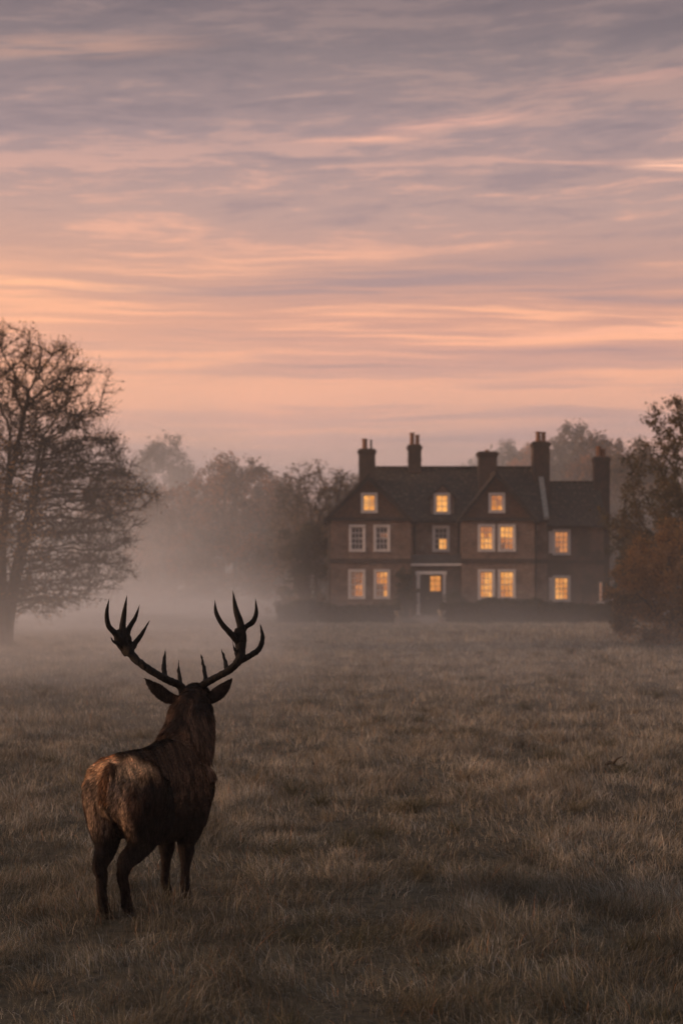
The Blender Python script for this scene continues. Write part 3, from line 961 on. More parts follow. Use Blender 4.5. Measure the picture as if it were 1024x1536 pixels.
def build_house():
    YF, YC, YE = 100.0, 101.5, 102.5
    xf = lambda p: X_(p, YF); zf = lambda p: Z_(p, YF)
    xc_ = lambda p: X_(p, YC); zc = lambda p: Z_(p, YC)
    xe = lambda p: X_(p, YE); ze = lambda p: Z_(p, YE)
    root = empty('manor_house', (xf(650), YF, 0), 'old red brick manor house with gables, tall chimneys and warm lit windows', 'house')
    EAV = zf(777)                       # eaves line of the front
    XL, XLR = xf(492), xf(616)          # left wing
    XR0, XR1 = xf(692), xf(801)         # right wing
    XM1 = xc_(820)                      # end of the main range
    XE1 = xe(905)                       # end of the low range
    YB = 108.5
    W = lambda a, b, t, u, fx, fz: (fx(a), fx(b), fz(u), fz(t))
    # --- window openings (pixels of their glass + frame)
    lw = [W(526, 545, 790, 825, xf, zf), W(563, 582, 790, 825, xf, zf), W(525, 545, 857, 896, xf, zf), W(563, 582, 857, 896, xf, zf)]
    lg = W(544, 563, 742, 767, xf, zf)
    rw = [W(719, 739, 789, 825, xf, zf), W(749, 770, 789, 825, xf, zf), W(719, 739, 857, 897, xf, zf), W(749, 770, 857, 897, xf, zf)]
    rg = W(735, 754, 742, 767, xf, zf)
    cw = W(651, 671, 791, 825, xc_, zc)
    ew = [W(831, 852, 797, 830, xe, ze), W(831, 852, 866, 900, xe, ze)]
    slit = W(898, 902.5, 873, 902, xe, ze)
    # --- walls
    mb = MB()
    wall_panel(mb, XL, XLR, -.1, EAV, YF, lw)
    mb.poly([(XL, YF, -.1), (XL, YF, EAV), (XL, YB, EAV), (XL, YB, -.1)])
    mb.poly([(XLR, YF, -.1), (XLR, YC, -.1), (XLR, YC, EAV), (XLR, YF, EAV)])
    wall_panel(mb, XLR, XR0, -.1, EAV, YC, [cw])
    wall_panel(mb, XR0, XR1, -.1, EAV, YF, rw)
    mb.poly([(XR0, YF, -.1), (XR0, YF, EAV), (XR0, YC, EAV), (XR0, YC, -.1)])
    mb.poly([(XR1, YF, -.1), (XR1, YC, -.1), (XR1, YC, EAV), (XR1, YF, EAV)])
    wall_panel(mb, XR1, XM1, -.1, EAV, YC, [])
    ZR = Z_(701, 105.0)                 # main ridge
    mb.poly([(XM1, YC, -.1), (XM1, YB, -.1), (XM1, YB, EAV), (XM1, 105.0, ZR), (XM1, YC, EAV)])
    mb.poly([(XL, YB, -.1), (XL, YB, EAV), (XM1, YB, EAV), (XM1, YB, -.1)])
    mb.build('wall', M['brick'], root)
    EE = ze(787)
    mb = MB()
    wall_panel(mb, XM1 + .003, XE1, -.1, EE, YE, ew + [slit])
    ZE = Z_(723, 105.5)
    mb.poly([(XE1, YE, -.1), (XE1, YB, -.1), (XE1, YB, EE), (XE1, 105.5, ZE), (XE1, YE, EE)])
    mb.poly([(XM1, YB, -.1), (XM1, YB, EE), (XE1, YB, EE), (XE1, YB, -.1)])
    o = mb.build('wall', M['brickm'], root); o['label'] = 'darker brick wall of the low right range'
    # --- tile-hung gables
    LA, RA = xf(552), xf(744)
    LZ, RZ = zf(712), zf(708)
    gl0, gl1 = xf(493), xf(612)
    gr0, gr1 = xf(692), xf(798)
    for (a, b, c, zt, op) in ((gl0, gl1, LA, LZ, lg), (gr0, gr1, RA, RZ, rg)):
        mb = MB(); gable(mb, a, b, EAV + .02, c, zt - .12, YF - .05, op)
        mb.build('gable', M['hung'], root)
    # --- eave boards, string courses, plinth
    mb = MB()
    for a, b, y in ((XL - .15, XLR + .05, YF), (XR0 - .05, XR1 + .08, YF)):
        mb.box(a, b, y - .18, y + .003, EAV - .14, EAV + .015)
    mb.box(XLR + .052, XR0 - .052, YC - .20, YC + .003, EAV - .14, EAV + .010)
    mb.box(XR1 + .082, XM1 + .1, YC - .20, YC + .003, EAV - .14, EAV + .010)
    mb.build('eaves_board', M['iron'], root)
    mb = MB(); mb.box(XM1 + .12, XE1 + .1, YE - .22, YE + .003, EE - .12, EE + .02); mb.build('eaves_board', M['iron'], root)
    for a, b, y in ((XL - .03, XLR + .03, YF), (XR0 - .03, XR1 + .03, YF), (XR1 + .035, XM1 + .02, YC)):
        mb = MB(); mb.box(a, b, y - .06, y - .002, zf(845), zf(838)); mb.build('string_course', M['brickd'], root)
    mb = MB(); mb.box(XM1 + .02, XE1 + .02, YE - .05, YE - .002, ze(846), ze(840)); mb.build('string_course', M['brickd'], root)
    # --- roofs
    t = .10
    ov = .30
    XH = X_(556, 105.0)
    mb = MB()
    mb.slab([(XL - .25, YC - ov, EAV - .12), (XM1 - .02, YC - ov, EAV - .12), (XM1 - .02, 105, ZR), (XH, 105, ZR)], t)
    mb.slab([(XM1 - .02, YB + ov, EAV - .12), (XL - .25, YB + ov, EAV - .12), (XH, 105, ZR), (XM1 - .02, 105, ZR)], t)
    mb.slab([(XL - .25, YB + ov, EAV - .12), (XL - .25, YC - ov, EAV - .12), (XH, 105, ZR)], t)
    n = int((XM1 - XH) / .32)
    for k in range(n):
        x = XH + (XM1 - .05 - XH) * k / n
        mb.box(x, x + .30, 104.88, 105.12, ZR - .06, ZR + .07)
    mb.build('roof', M['roof'], root)
    for (a, b, c, zt) in ((gl0 - .30, gl1 + .25, LA, LZ), (gr0 - .22, gr1 + .22, RA, RZ)):
        mb = MB()
        zb = EAV - .10
        yb = 101.5 + (zt - EAV) / (ZR - EAV) * 3.5 + .3
        mb.slab([(a, YF - .32, zb), (c, YF - .32, zt), (c, yb, zt), (a, yb, zb)], .13)
        mb.slab([(c, YF - .32, zt), (b, YF - .32, zb), (b, yb, zb), (c, yb, zt)], .13)
        mb.box(c - .10, c + .10, YF - .34, yb, zt - .05, zt + .06)
        o = mb.build('roof', M['roof'], root)
        vb = MB()      # barge boards under the verge
        for s0, s1 in ((a, c), (b, c)):
            q = [Vector((s0, YF - .30, zb - .13)), Vector((s1, YF - .30, zt - .13)), Vector((s1, YF - .30, zt - .33)), Vector((s0, YF - .30, zb - .30))]
            vb.poly(q); vb.poly([p + Vector((0, .06, 0)) for p in reversed(q)])
            for i in range(4):
                p0, p1 = q[i], q[(i + 1) % 4]
                vb.poly([p0, p0 + Vector((0, .06, 0)), p1 + Vector((0, .06, 0)), p1])
        vb.build('barge_board', M['iron'], o)
    mb = MB()
    mb.slab([(XM1 + .004, YE - .3, EE - .05), (XE1 + .15, YE - .3, EE - .05), (XE1 + .15, 105.5, ZE), (XM1 + .004, 105.5, ZE)], t)
    mb.slab([(XE1 + .15, YB + .3, EE - .05), (XM1 + .004, YB + .3, EE - .05), (XM1 + .004, 105.5, ZE), (XE1 + .15, 105.5, ZE)], t)
    for k in range(9):
        x = XM1 + .02 + (XE1 - XM1) * k / 9
        mb.box(x, x + .34, 105.4, 105.6, ZE - .05, ZE + .06)
    mb.build('roof', M['roof'], root)
    # parapet coping on the main gable end
    mb = MB()
    p0, p1 = Vector((XM1 - .22, YC - .32, EAV - .05)), Vector((XM1 - .22, 105.0, ZR + .12))
    for dx in (0,):
        a, b = p0, p1; wv = Vector((.30, 0, 0)); up = Vector((0, 0, .16))
        mb.poly([a + up, a + wv + up, b + wv + up, b + up]); mb.poly([a, b, b + wv, a + wv])
        mb.poly([a, a + wv, a + wv + up, a + up]); mb.poly([a, a + up, b + up, b]); mb.poly([a + wv, b + wv, b + wv + up, a + wv + up]); mb.poly([b, b + up, b + wv + up, b + wv])
    mb.build('parapet', M['stone'], root)
    # --- chimneys
    P = lambda px, Y: X_(px, Y)
    Y1 = 102.6
    chimney(root, P(538, Y1), P(562.5, Y1), Y1, Y1 + .9, EAV + .6, Z_(673, Y1), [(P(547, Y1), .17, .62, 'pot'), (P(556.5, Y1), .07, .55, 'lead')], 'left chimney with one clay pot and one thin pale pot')
    Y2 = 104.6
    chimney(root, P(612, Y2), P(631.5, Y2), Y2, Y2 + .8, ZR - .9, Z_(667, Y2), [(P(618, Y2), .15, .75, 'pot'), (P(626, Y2), .14, .62, 'pot')], 'tall narrow chimney with two clay pots')
    Y3 = 103.2
    chimney(root, P(718, Y3), P(745, Y3), Y3, Y3 + 1.0, RZ - .9, Z_(677, Y3), [(P(731, Y3), .10, .14, 'pot')], 'squat wide chimney with a heavy corbelled top', .10, 3)
    Y4 = 104.0
    chimney(root, P(799, Y4), P(824, Y4), Y4, Y4 + 1.0, EAV - .5, Z_(662, Y4), [(P(808, Y4), .17, .62, 'pot'), (P(816, Y4), .15, .60, 'pot')], 'tallest chimney on the end of the main roof')
    Y5 = 104.9
    chimney(root, P(891, Y5), P(914, Y5), Y5, Y5 + .9, 0, Z_(685, Y5), [(P(899, Y5), .18, .66, 'pot'), (P(906, Y5), .14, .50, 'pot')], 'chimney on the far right end wall')
    # --- dormer
    YD = 101.68
    xd = lambda p: X_(p, YD); zd = lambda p: Z_(p, YD)
    a, b, c = xd(645.5), xd(681), xd(663)
    z0, z1, zt = zd(779), zd(745), zd(728)
    dw = (xd(653), xd(672), zd(769), zd(742))
    mb = MB()
    sl = lambda x: z1 + (zt - z1) * (1 - abs(x - c) / (b - c if x > c else c - a))
    mb.poly([(a, YD, z0), (dw[0], YD, z0), (dw[0], YD, z1), (a, YD, z1)]); mb.poly([(dw[1], YD, z0), (b, YD, z0), (b, YD, z1), (dw[1], YD, z1)])
    mb.poly([(dw[0], YD, z0), (dw[1], YD, z0), (dw[1], YD, dw[2]), (dw[0], YD, dw[2])])
    mb.poly([(a, YD, z1), (dw[0], YD, z1), (dw[0], YD, dw[3]), (dw[0], YD, sl(dw[0]))])
    mb.poly([(b, YD, z1), (dw[1], YD, sl(dw[1])), (dw[1], YD, dw[3]), (dw[1], YD, z1)])
    mb.poly([(dw[0], YD, dw[3]), (dw[1], YD, dw[3]), (dw[1], YD, sl(dw[1])), (c, YD, zt), (dw[0], YD, sl(dw[0]))])
    reveals(mb, YD, [dw], .15, 0)
    mb.poly([(a, YD, z0), (a, YD, z1), (a, YD + 2, z1), (a, YD + 2, z0)]); mb.poly([(b, YD, z0), (b, YD + 2, z0), (b, YD + 2, z1), (b, YD, z1)])
    dm = mb.build('dormer', M['brick'], root)
    mb = MB()
    mb.slab([(a - .12, YD - .14, z1 - .06), (c, YD - .14, zt + .06), (c, YD + 2.4, zt + .06), (a - .12, YD + 2.4, z1 - .06)], .08)
    mb.slab([(c, YD - .14, zt + .06), (b + .12, YD - .14, z1 - .06), (b + .12, YD + 2.4, z1 - .06), (c, YD + 2.4, zt + .06)], .08)
    mb.build('dormer_roof', M['roof'], dm)
    # --- windows
    window(root, lg, YF - .05, 2, 3, 'l')
    window(root, lw[0], YF, 3, 4, 'd', label='unlit upper left window')
    window(root, lw[1], YF, 3, 4, ['ddd', 'dff', 'ddd', 'ddd'], label='unlit upper window')
    window(root, lw[2], YF, 3, 4, ['fff', 'fff', 'fmm', 'fmm'], label='window with a faint orange glow')
    window(root, lw[3], YF, 3, 4, ['mll', 'mll', 'ffm', 'ffl'], label='half lit lower window')
    window(root, cw, YC, 3, 4, ['ddd', 'ddd', 'dll', 'dll'], label='window lit only in its lower right corner')
    window(dm, dw, YD, 2, 3, 'l', sash=False).location = (0, 0, 0)
    window(root, rg, YF - .05, 2, 3, ['mm', 'lm', 'll'])
    window(root, rw[0], YF, 3, 4, ['mmm', 'lml', 'lll', 'lll'])
    window(root, rw[1], YF, 3, 4, ['lll', 'lll', 'mmm', 'fmm'])
    window(root, rw[2], YF, 3, 4, ['mll', 'mll', 'lll', 'lll'])
    window(root, rw[3], YF, 3, 4, ['lll', 'lll', 'lll', 'mll'])
    window(root, ew[0], YE, 3, 4, ['mmm', 'mmm', 'mmm', 'fmm'], label='dull orange upper window of the low range')
    window(root, ew[1], YE, 3, 4, 'l', label='bright lower window of the low range')
    window(root, slit, YE, 1, 3, 'm', sash=False, surround=False, label='narrow lit slit window at the far right')
    for k in (0, 1):        # folded white shutters beside the two range windows
        a_, b_, c_, d_ = ew[k]
        mb = MB()
        mb.box(a_ - .34, a_ - .10, YE - .06, YE - .025, c_, d_)
        for q in range(14):
            z = c_ + .05 + (d_ - c_ - .1) * q / 14
            mb.box(a_ - .31, a_ - .13, YE - .075, YE - .062, z, z + .035)
        mb.build('shutter', M['white'], root)
    # --- porch and door
    YP = 100.3
    xp = lambda p: X_(p, YP); zp = lambda p: Z_(p, YP)
    a, b = xp(606), xp(690)
    da, db = xp(629.5), xp(663.5)
    dz0, dz1 = .18, zp(862)
    mb = MB()
    wall_panel(mb, a, b, -.05, zp(849), YP, [(da, db, dz0, dz1)], .35)
    mb.poly([(a, YP, -.05), (a, YP, zp(849)), (a, YC, zp(849)), (a, YC, -.05)]); mb.poly([(b, YP, -.05), (b, YC, -.05), (b, YC, zp(849)), (b, YP, zp(849))])
    pw = mb.build('porch', M['brickm'], root)
    mb = MB()
    mb.box(a - .12, b + .10, YP - .25, YC - .002, zp(848.5), zp(845.5))
    mb.build('porch_cornice', M['white'], pw)
    mb = MB()
    mb.box(a - .06, b + .05, YP - .18, YC - .002, zp(845.5) + .003, zp(832))
    mb.build('porch_roof', M['lead'], pw)
    mb = MB()
    for x0, x1 in ((da - .20, da - .01), (db + .01, db + .17)):
        mb.box(x0, x1, YP - .14, YP - .003, .12, dz1 + .02)
        mb.box(x0 - .03, x1 + .03, YP - .17, YP - .003, .10, .30); mb.box(x0 - .03, x1 + .03, YP - .17, YP - .003, dz1 - .08, dz1 + .019)
    mb.box(da - .26, db + .23, YP - .20, YP - .003, dz1 + .022, dz1 + .20)
    mb.build('door_surround', M['white'], pw)
    mb = MB()
    yd = YP + .22
    ga, gb, gz0, gz1 = xp(645), xp(661), zp(887), zp(864)
    mb.box(da + .003, db - .003, yd, yd + .06, dz0, gz0 - .04)
    mb.box(da + .003, ga - .04, yd, yd + .06, gz0 - .04, dz1 - .003); mb.box(gb + .03, db - .003, yd, yd + .06, gz0 - .04, dz1 - .003)
    mb.box(ga - .04, gb + .03, yd, yd + .06, gz1 + .03, dz1 - .003)
    for xa, xb in ((da + .12, (da + db) / 2 - .06), ((da + db) / 2 + .06, db - .12)):
        mb.box(xa, xb, yd - .02, yd - .002, dz0 + .15, dz0 + .60); mb.box(xa, xb, yd - .02, yd - .002, dz0 + .72, gz0 - .14)
    dr = mb.build('door', M['door'], root)
    mb = MB()
    for i in range(2):
        for j in range(3):
            xa, xb = ga + (gb - ga) * i / 2 + .014, ga + (gb - ga) * (i + 1) / 2 - .014
            za, zb = gz0 + (gz1 - gz0) * j / 3 + .014, gz0 + (gz1 - gz0) * (j + 1) / 3 - .014
            mb.box(xa, xb, yd + .015, yd + .03, za, zb)
    mb.build('door_glass', M['lit'], dr)
    mb = MB(); mb.lathe((xp(640), yd - .05, dz0 + .95), [(.001, -.035), (.03, -.02), (.035, 0), (.03, .02), (.001, .035)], 10)
    mb.build('knob', M['brass'], dr)
    # steps at the door
    mb = MB()
    mb.box(da - .5, db + .5, YP - .75, YP - .15, -.05, .10); mb.box(da - .35, db + .35, YP - .45, YP - .152, .102, .178)
    mb.build('door_step', M['stone'], root)
    downpipe(root, xf(494), YF - .08, 0, EAV - .3); downpipe(root, xc_(622), YC - .08, 3.2, EAV - .3)
    downpipe(root, xf(690), YC - .08, 3.2, EAV - .3); downpipe(root, XR1 + .25, YC - .08, 0, EAV - .3)


if 'house' in BUILD: build_house()

# ------------------------------------------------------------------ trees, shrubs, hedges


def leaf_quads(P, size, rng, flat=0.0):
    n = len(P)
    a = unit(rng.normal(0, 1, (n, 3)) * np.array([1, 1, 1 - flat]))
    b = unit(np.cross(a, rng.normal(0, 1, (n, 3))))
    s = (size * rng.uniform(.55, 1.3, n))[:, None]
    V = np.stack([P - a * s * .6, P + b * s * .34, P + a * s * .6, P - b * s * .34], 1).reshape(-1, 3)
    return V, np.arange(n)[:, None] * 4 + np.array([0, 1, 2, 3])


def tubes(A, B, ra, rb, n):
    d = unit(B - A)
    ref = np.where(np.abs(d[:, 2:3]) > .9, np.array([[1., 0, 0]]), np.array([[0, 0, 1.]]))
    u = unit(np.cross(d, ref)); v = np.cross(d, u)
    th = np.linspace(0, 2 * PI, n, endpoint=False)
    ring = u[:, None] * np.cos(th)[:, None] + v[:, None] * np.sin(th)[:, None]
    V = np.concatenate([A[:, None] + ring * ra[:, None, None], B[:, None] + ring * rb[:, None, None]], 1).reshape(-1, 3)
    k = np.arange(n)
    q = np.stack([k, (k + 1) % n, (k + 1) % n + n, k + n], -1)
    Q = (np.arange(len(A))[:, None, None] * 2 * n + q).reshape(-1, 4)
    return V, Q


def colonise(att, nodes, parents, step, kill, rng, up=.0, iters=260, jit=.12, maxn=9000):
    nodes = [np.array(p, float) for p in nodes]; parents = list(parents)
    N = np.array(nodes)
    d = np.full(len(att), 1e9); idx = np.zeros(len(att), int)
    new0 = 0
    seen = set()
    for it in range(iters):
        Nn = np.array(nodes[new0:])
        if len(Nn) == 0 or len(att) == 0: break
        for s in range(0, len(Nn), 400):
            blk = Nn[s:s + 400]
            dd = np.linalg.norm(att[:, None] - blk[None], axis=2)
            j = dd.argmin(1); m_ = dd[np.arange(len(att)), j]
            better = m_ < d
            d[better] = m_[better]; idx[better] = j[better] + new0 + s
        keep = d > kill
        att, d, idx = att[keep], d[keep], idx[keep]
        if len(att) == 0 or len(nodes) > maxn: break
        A = np.array(nodes)
        un, inv = np.unique(idx, return_inverse=True)
        dirs = np.zeros((len(un), 3)); np.add.at(dirs, inv, unit(att - A[idx]))
        new0 = len(nodes)
        for k, dv in zip(un, dirs):
            v = dv / max(np.linalg.norm(dv), 1e-6) + rng.normal(0, jit, 3) + np.array([0, 0, up])
            v /= max(np.linalg.norm(v), 1e-6)
            key = (int(k), round(v[0] * 2.5), round(v[1] * 2.5), round(v[2] * 2.5))
            if key in seen: continue
            seen.add(key)
            nodes.append(A[k] + v * step); parents.append(int(k))
    return np.array(nodes), np.array(parents)


def tree(name, label, cat, x, y, env, H, rng_seed, stems=1, natt=1400, step=.32, kill=.5, spread=.25, trunk_to=.3, tipr=.010, gamma=2.35,
         leaves=12000, leaf=.09, pal=None, twigs=3, twl=.5, droop=-.1, up=.05, lump=.35, group=None, crown_only_above=None, zmin=0.0, scatter=.12, inner=.25, maxn=9000):
    """env: list of (height fraction, radius in m) for the crown's outline; the crown fills it unevenly"""
    rng = np.random.default_rng(rng_seed)
    z0 = float(gh(x, y))
    hs = np.array([e[0] for e in env]) * H; rs = np.array([e[1] for e in env])
    # attraction points inside the lumpy envelope
    n = natt * 8
    zz = rng.uniform(hs.min(), hs.max(), n); th = rng.uniform(0, 2 * PI, n)
    rmax = np.interp(zz, hs, rs)
    q = np.sqrt(rng.uniform(inner ** 2, 1, n))
    acc = rng.uniform(0, 1, n) < (rmax / rs.max()) ** 2
    lum = vnoise(th * 1.9 + 50, zz * 5.2 / max(H, 1) * 1.6, rng_seed) + .5 * vnoise(th * 4.5 + 9, zz * 1.2, rng_seed + 3)
    rr = q * rmax * (1 - lump + lump * 1.35 * lum)
    px, py = rr * np.cos(th), rr * np.sin(th)
    cl = vnoise(px * 1.3 + 30, zz * 1.3 + py * .9, rng_seed + 5)
    acc &= cl > .30
    att = np.stack([x + px, y + py, z0 + zz], 1)[acc][:natt]
    nodes, parents = [], []
    for s in range(stems):
        a0 = 2 * PI * (s + rng.uniform(-.2, .2)) / max(stems, 1)
        r0 = .0 if stems == 1 else .12 + .18 * rng.uniform()
        p = np.array([x + r0 * math.cos(a0), y + r0 * math.sin(a0), z0 - .15])
        last = -1
        top = trunk_to * H * rng.uniform(.85, 1.1)
        k = max(3, int(top / step))
        sw = rng.uniform(0, 6)
        for i in range(k + 1):
            nodes.append(p.copy()); parents.append(last); last = len(nodes) - 1
            f = i / k
            lean = spread * (.25 + .9 * f) if stems > 1 else .05
            dv = np.array([math.cos(a0) * lean + .08 * math.sin(f * 5 + sw), math.sin(a0) * lean + .08 * math.cos(f * 4 + sw), 1.0])
            p = p + dv / np.linalg.norm(dv) * step
    nodes, parents = colonise(att, nodes, parents, step, kill, rng, up, maxn=maxn)
    N = len(nodes)
    ch = np.zeros(N, int)
    rad = np.zeros(N)
    for i in range(N - 1, -1, -1):
        if rad[i] == 0: rad[i] = tipr ** gamma
        if parents[i] >= 0: rad[parents[i]] += rad[i]; ch[parents[i]] += 1
    rad = rad ** (1 / gamma)
    # root flare
    rad *= 1 + .5 * np.exp(-np.maximum(nodes[:, 2] - z0, 0) / .35) * (rad > .08)
    e = np.where(parents >= 0)[0]
    A, B = nodes[parents[e]], nodes[e]
    ra = np.minimum(rad[parents[e]], rad[e] * 1.6); rb = rad[e]
    Vs, Qs, off = [], [], 0
    for msk, ns in ((rb > .05, 8), (rb <= .05, 4)):
        if msk.any():
            d = unit(B[msk] - A[msk])
            V, Q = tubes(A[msk], B[msk] + d * (rb[msk] * .3)[:, None], ra[msk], rb[msk], ns)
            Vs.append(V); Qs.append(Q + off); off += len(V)
    thin = np.where(rad < tipr * 2.4)[0]
    # fine twigs, leaves sit on them
    K = np.repeat(thin, twigs)
    base = nodes[K]
    par = np.where(parents[K] >= 0, parents[K], K)
    d0 = unit(nodes[K] - nodes[par] + 1e-6)
    dv = unit(d0 * .9 + rng.normal(0, .55, (len(K), 3)) + np.array([0, 0, droop]))
    ln = rng.uniform(.4, 1.0, len(K)) * twl
    mid = base + dv * (ln * .5)[:, None]
    dv2 = unit(dv + rng.normal(0, .3, (len(K), 3)) + np.array([0, 0, droop]))
    end = mid + dv2 * (ln * .5)[:, None]
    for a_, b_, r1, r2 in ((base, mid, tipr * .75, tipr * .5), (mid, end, tipr * .5, tipr * .2)):
        V, Q = tubes(a_, b_, np.full(len(K), r1), np.full(len(K), r2), 3)
        Vs.append(V); Qs.append(Q + off); off += len(V)
    root = empty(name, (x, y, 0), label, cat, group)
    np_mesh('trunk', np.concatenate(Vs), [np.concatenate(Qs)], M['bark'], root)
    j = rng.integers(0, len(K), leaves)
    t = rng.uniform(0, 1, leaves)[:, None]
    P = np.where(t < .5, base[j] + (mid - base)[j] * t * 2, mid[j] + (end - mid)[j] * (t * 2 - 1)) + rng.normal(0, scatter, (leaves, 3))
    V, Q = leaf_quads(P, np.full(leaves, leaf), rng)
    pal = np.array(pal)
    hh = np.clip((P[:, 2] - z0) / H, 0, 1)
    g = np.clip(fbm(P[:, 0] * .7 + P[:, 1] * .5, P[:, 2] * .8, rng_seed + 7) * 1.5 - .25 + rng.normal(0, .15, leaves), 0, .999)
    c = pal[(g * len(pal)).astype(int)] * rng.uniform(.65, 1.35, leaves)[:, None]
    np_mesh('crown', V, [Q], M['leaf'], root, col=np.repeat(c, 4, 0))
    return root


GREEN = [(.022, .024, .012), (.034, .034, .017), (.048, .043, .020)]
OLIVE = [(.080, .062, .038), (.140, .100, .056), (.210, .130, .066)]
RUST = [(.110, .068, .040), (.23, .110, .052), (.42, .180, .070)]
AMBER = [(.060, .040, .018), (.130, .072, .026), (.220, .115, .036)]
GREY = [(.075, .066, .054), (.105, .088, .068), (.135, .104, .072)]


def bush(name, label, cat, x, y, rx, ry, H, seed, pal, n=9000, leaf=.08, group=None, z0=None):
    """leafy shrub: stems and leaf clumps, down to the ground"""
    rng = np.random.default_rng(seed)
    z0 = float(gh(x, y)) if z0 is None else z0
    root = empty(name, (x, y, 0), label, cat, group)
    k = 60
    cx = rng.normal(0, .42, (k, 3)); cx[:, 2] = np.abs(rng.uniform(0.08, .86, k))
    s = np.sqrt(np.clip(1 - (cx[:, 2] - .35) ** 2 / .55, .1, 1))
    C = np.stack([x + cx[:, 0] * rx * s, y + cx[:, 1] * ry * s, z0 + cx[:, 2] * H], 1)
    r = rng.uniform(.16, .34, k) * min(rx, H * .7)
    j = rng.integers(0, k, n)
    dv = unit(rng.normal(0, 1, (n, 3)))
    P = C[j] + dv * (r[j] * rng.uniform(.55, 1.08, n))[:, None]
    P = P[P[:, 2] > z0 + .01]
    V, Q = leaf_quads(P, np.full(len(P), leaf), rng)
    g = np.clip(fbm(P[:, 0] * 1.1, P[:, 2] * 1.3 + P[:, 1], seed) * 1.6 - .3 + rng.normal(0, .15, len(P)), 0, .999)
    c = np.array(pal)[(g * len(pal)).astype(int)] * rng.uniform(.6, 1.35, len(P))[:, None]
    b = np.array([x, y, z0 - .05]) + rng.normal(0, .08, (k, 3)) * np.array([1, 1, 0])
    V2, Q2 = tubes(b, C, np.full(k, .03), np.full(k, .010), 4)
    np_mesh('stems', V2, [Q2], M['bark'], root)
    np_mesh('foliage', V, [Q], M['leaf'], root, col=np.repeat(c, 4, 0))
    return root


def hedge(label, x0, x1, y, w, H, seed, n=26000, pal=GREEN, group=None):
    rng = np.random.default_rng(seed)
    xs = rng.uniform(x0, x1, n); side = rng.uniform(0, 1, n)
    top = H * (.74 + .42 * vnoise(xs * .9, xs * 0, seed) + .14 * vnoise(xs * 4, xs * 0, seed + 1))
    z = np.where(side < .6, rng.uniform(0, 1, n) * top, top)
    yy = np.where(side < .35, y - w / 2, np.where(side < .6, y + w / 2, y + rng.uniform(-.5, .5, n) * w))
    ends = rng.uniform(0, 1, n) < .03
    xs = np.where(ends, np.where(rng.uniform(0, 1, n) < .5, x0, x1), xs)
    P = np.stack([xs, yy, z], 1) + rng.normal(0, .075, (n, 3)) + ((fbm(xs * 2, z * 3, seed + 4) - .5) * .25)[:, None] * np.array([0, -1, 0])
    P[:, 2] = np.maximum(P[:, 2], .02)
    V, Q = leaf_quads(P, np.full(n, .075), rng)
    g = np.clip(fbm(P[:, 0] * .8, P[:, 2] * 2, seed) * 1.5 - .25 + rng.normal(0, .15, n), 0, .999)
    c = np.array(pal)[(g * len(pal)).astype(int)] * rng.uniform(.6, 1.3, n)[:, None]
    # woody body of the hedge, well inside the leaves
    m_ = 40
    gx = np.linspace(x0 + .1, x1 - .1, m_)
    t_ = H * (.64 + .42 * vnoise(gx * .9, gx * 0, seed))
    prof = [(-w / 2 + .08, -.1), (-w / 2 + .06, None), (w / 2 - .06, None), (w / 2 - .08, -.1)]
    V2 = np.array([[gx[i], y + py, (t_[i] - .04 if pz is None else pz)] for i in range(m_) for py, pz in prof])
    i4 = np.arange(m_ * 4).reshape(m_, 4)
    Q2 = np.concatenate([np.stack([i4[:-1, k], i4[:-1, k + 1], i4[1:, k + 1], i4[1:, k]], -1) for k in range(3)] + [i4[[0]], i4[[-1]]])
    o = np_mesh('hedge', np.vstack([V, V2]), [np.concatenate([Q, Q2 + len(V)])], M['leaf'],
                col=np.vstack([np.repeat(c, 4, 0), np.tile(np.array([[.016, .015, .010]]), (len(V2), 1))]))
    return tag(o, label, 'hedge', group)


def far_wood():
    """the distant wood that closes the view, too many crowns to count"""
    rng = np.random.default_rng(77)
    Vs, Qs, Cs, off = [], [], [], 0
    for k in range(120):
        Y = rng.uniform(185, 225)
        x = -75 + 150 * k / 119 + rng.normal(0, 1.5)
        px = 512 + x / Y * F
        H = 7.5 + 2.5 * rng.uniform()
        if px > 590: H = np.interp(px, [600, 640, 700, 745, 800, 900, 1100], [8.5, 14.5, 16.2, 17.8, 18.0, 17.0, 14.0]) * rng.uniform(.90, 1.03)
        H *= Y / 205
        R = rng.uniform(3.0, 4.6)
        nl = 1500
        kk = 26
        C = rng.normal(0, .42, (kk, 3)) * np.array([R, R, 0]) + np.array([x, Y, 0]); C[:, 2] = rng.uniform(.12, .86, kk) * H
        C[0] = (x, Y, H * .88)
        j = rng.integers(0, kk, nl)
        P = C[j] + unit(rng.normal(0, 1, (nl, 3))) * (rng.uniform(.5, 1.0, nl) * rng.uniform(.8, 1.0) * H * .15)[:, None]
        P[:, 2] = np.maximum(P[:, 2], .1)
        V, Q = leaf_quads(P, np.full(nl, .62), rng)
        g = np.clip(fbm(P[:, 0] * .2, P[:, 2] * .3, 5) + rng.normal(0, .12, nl), 0, .999)
        c = np.array(GREY + [(.10, .066, .036)])[(g * 4).astype(int)] * rng.uniform(.7, 1.3, nl)[:, None]
        Vs.append(V); Qs.append(Q + off); Cs.append(np.repeat(c, 4, 0)); off += len(V)
    o = np_mesh('distant_wood', np.concatenate(Vs), [np.concatenate(Qs)], M['leaf'], col=np.concatenate(Cs))
    tag(o, 'hazy wood closing the view far behind the house and the meadow', 'woods', kind='stuff')


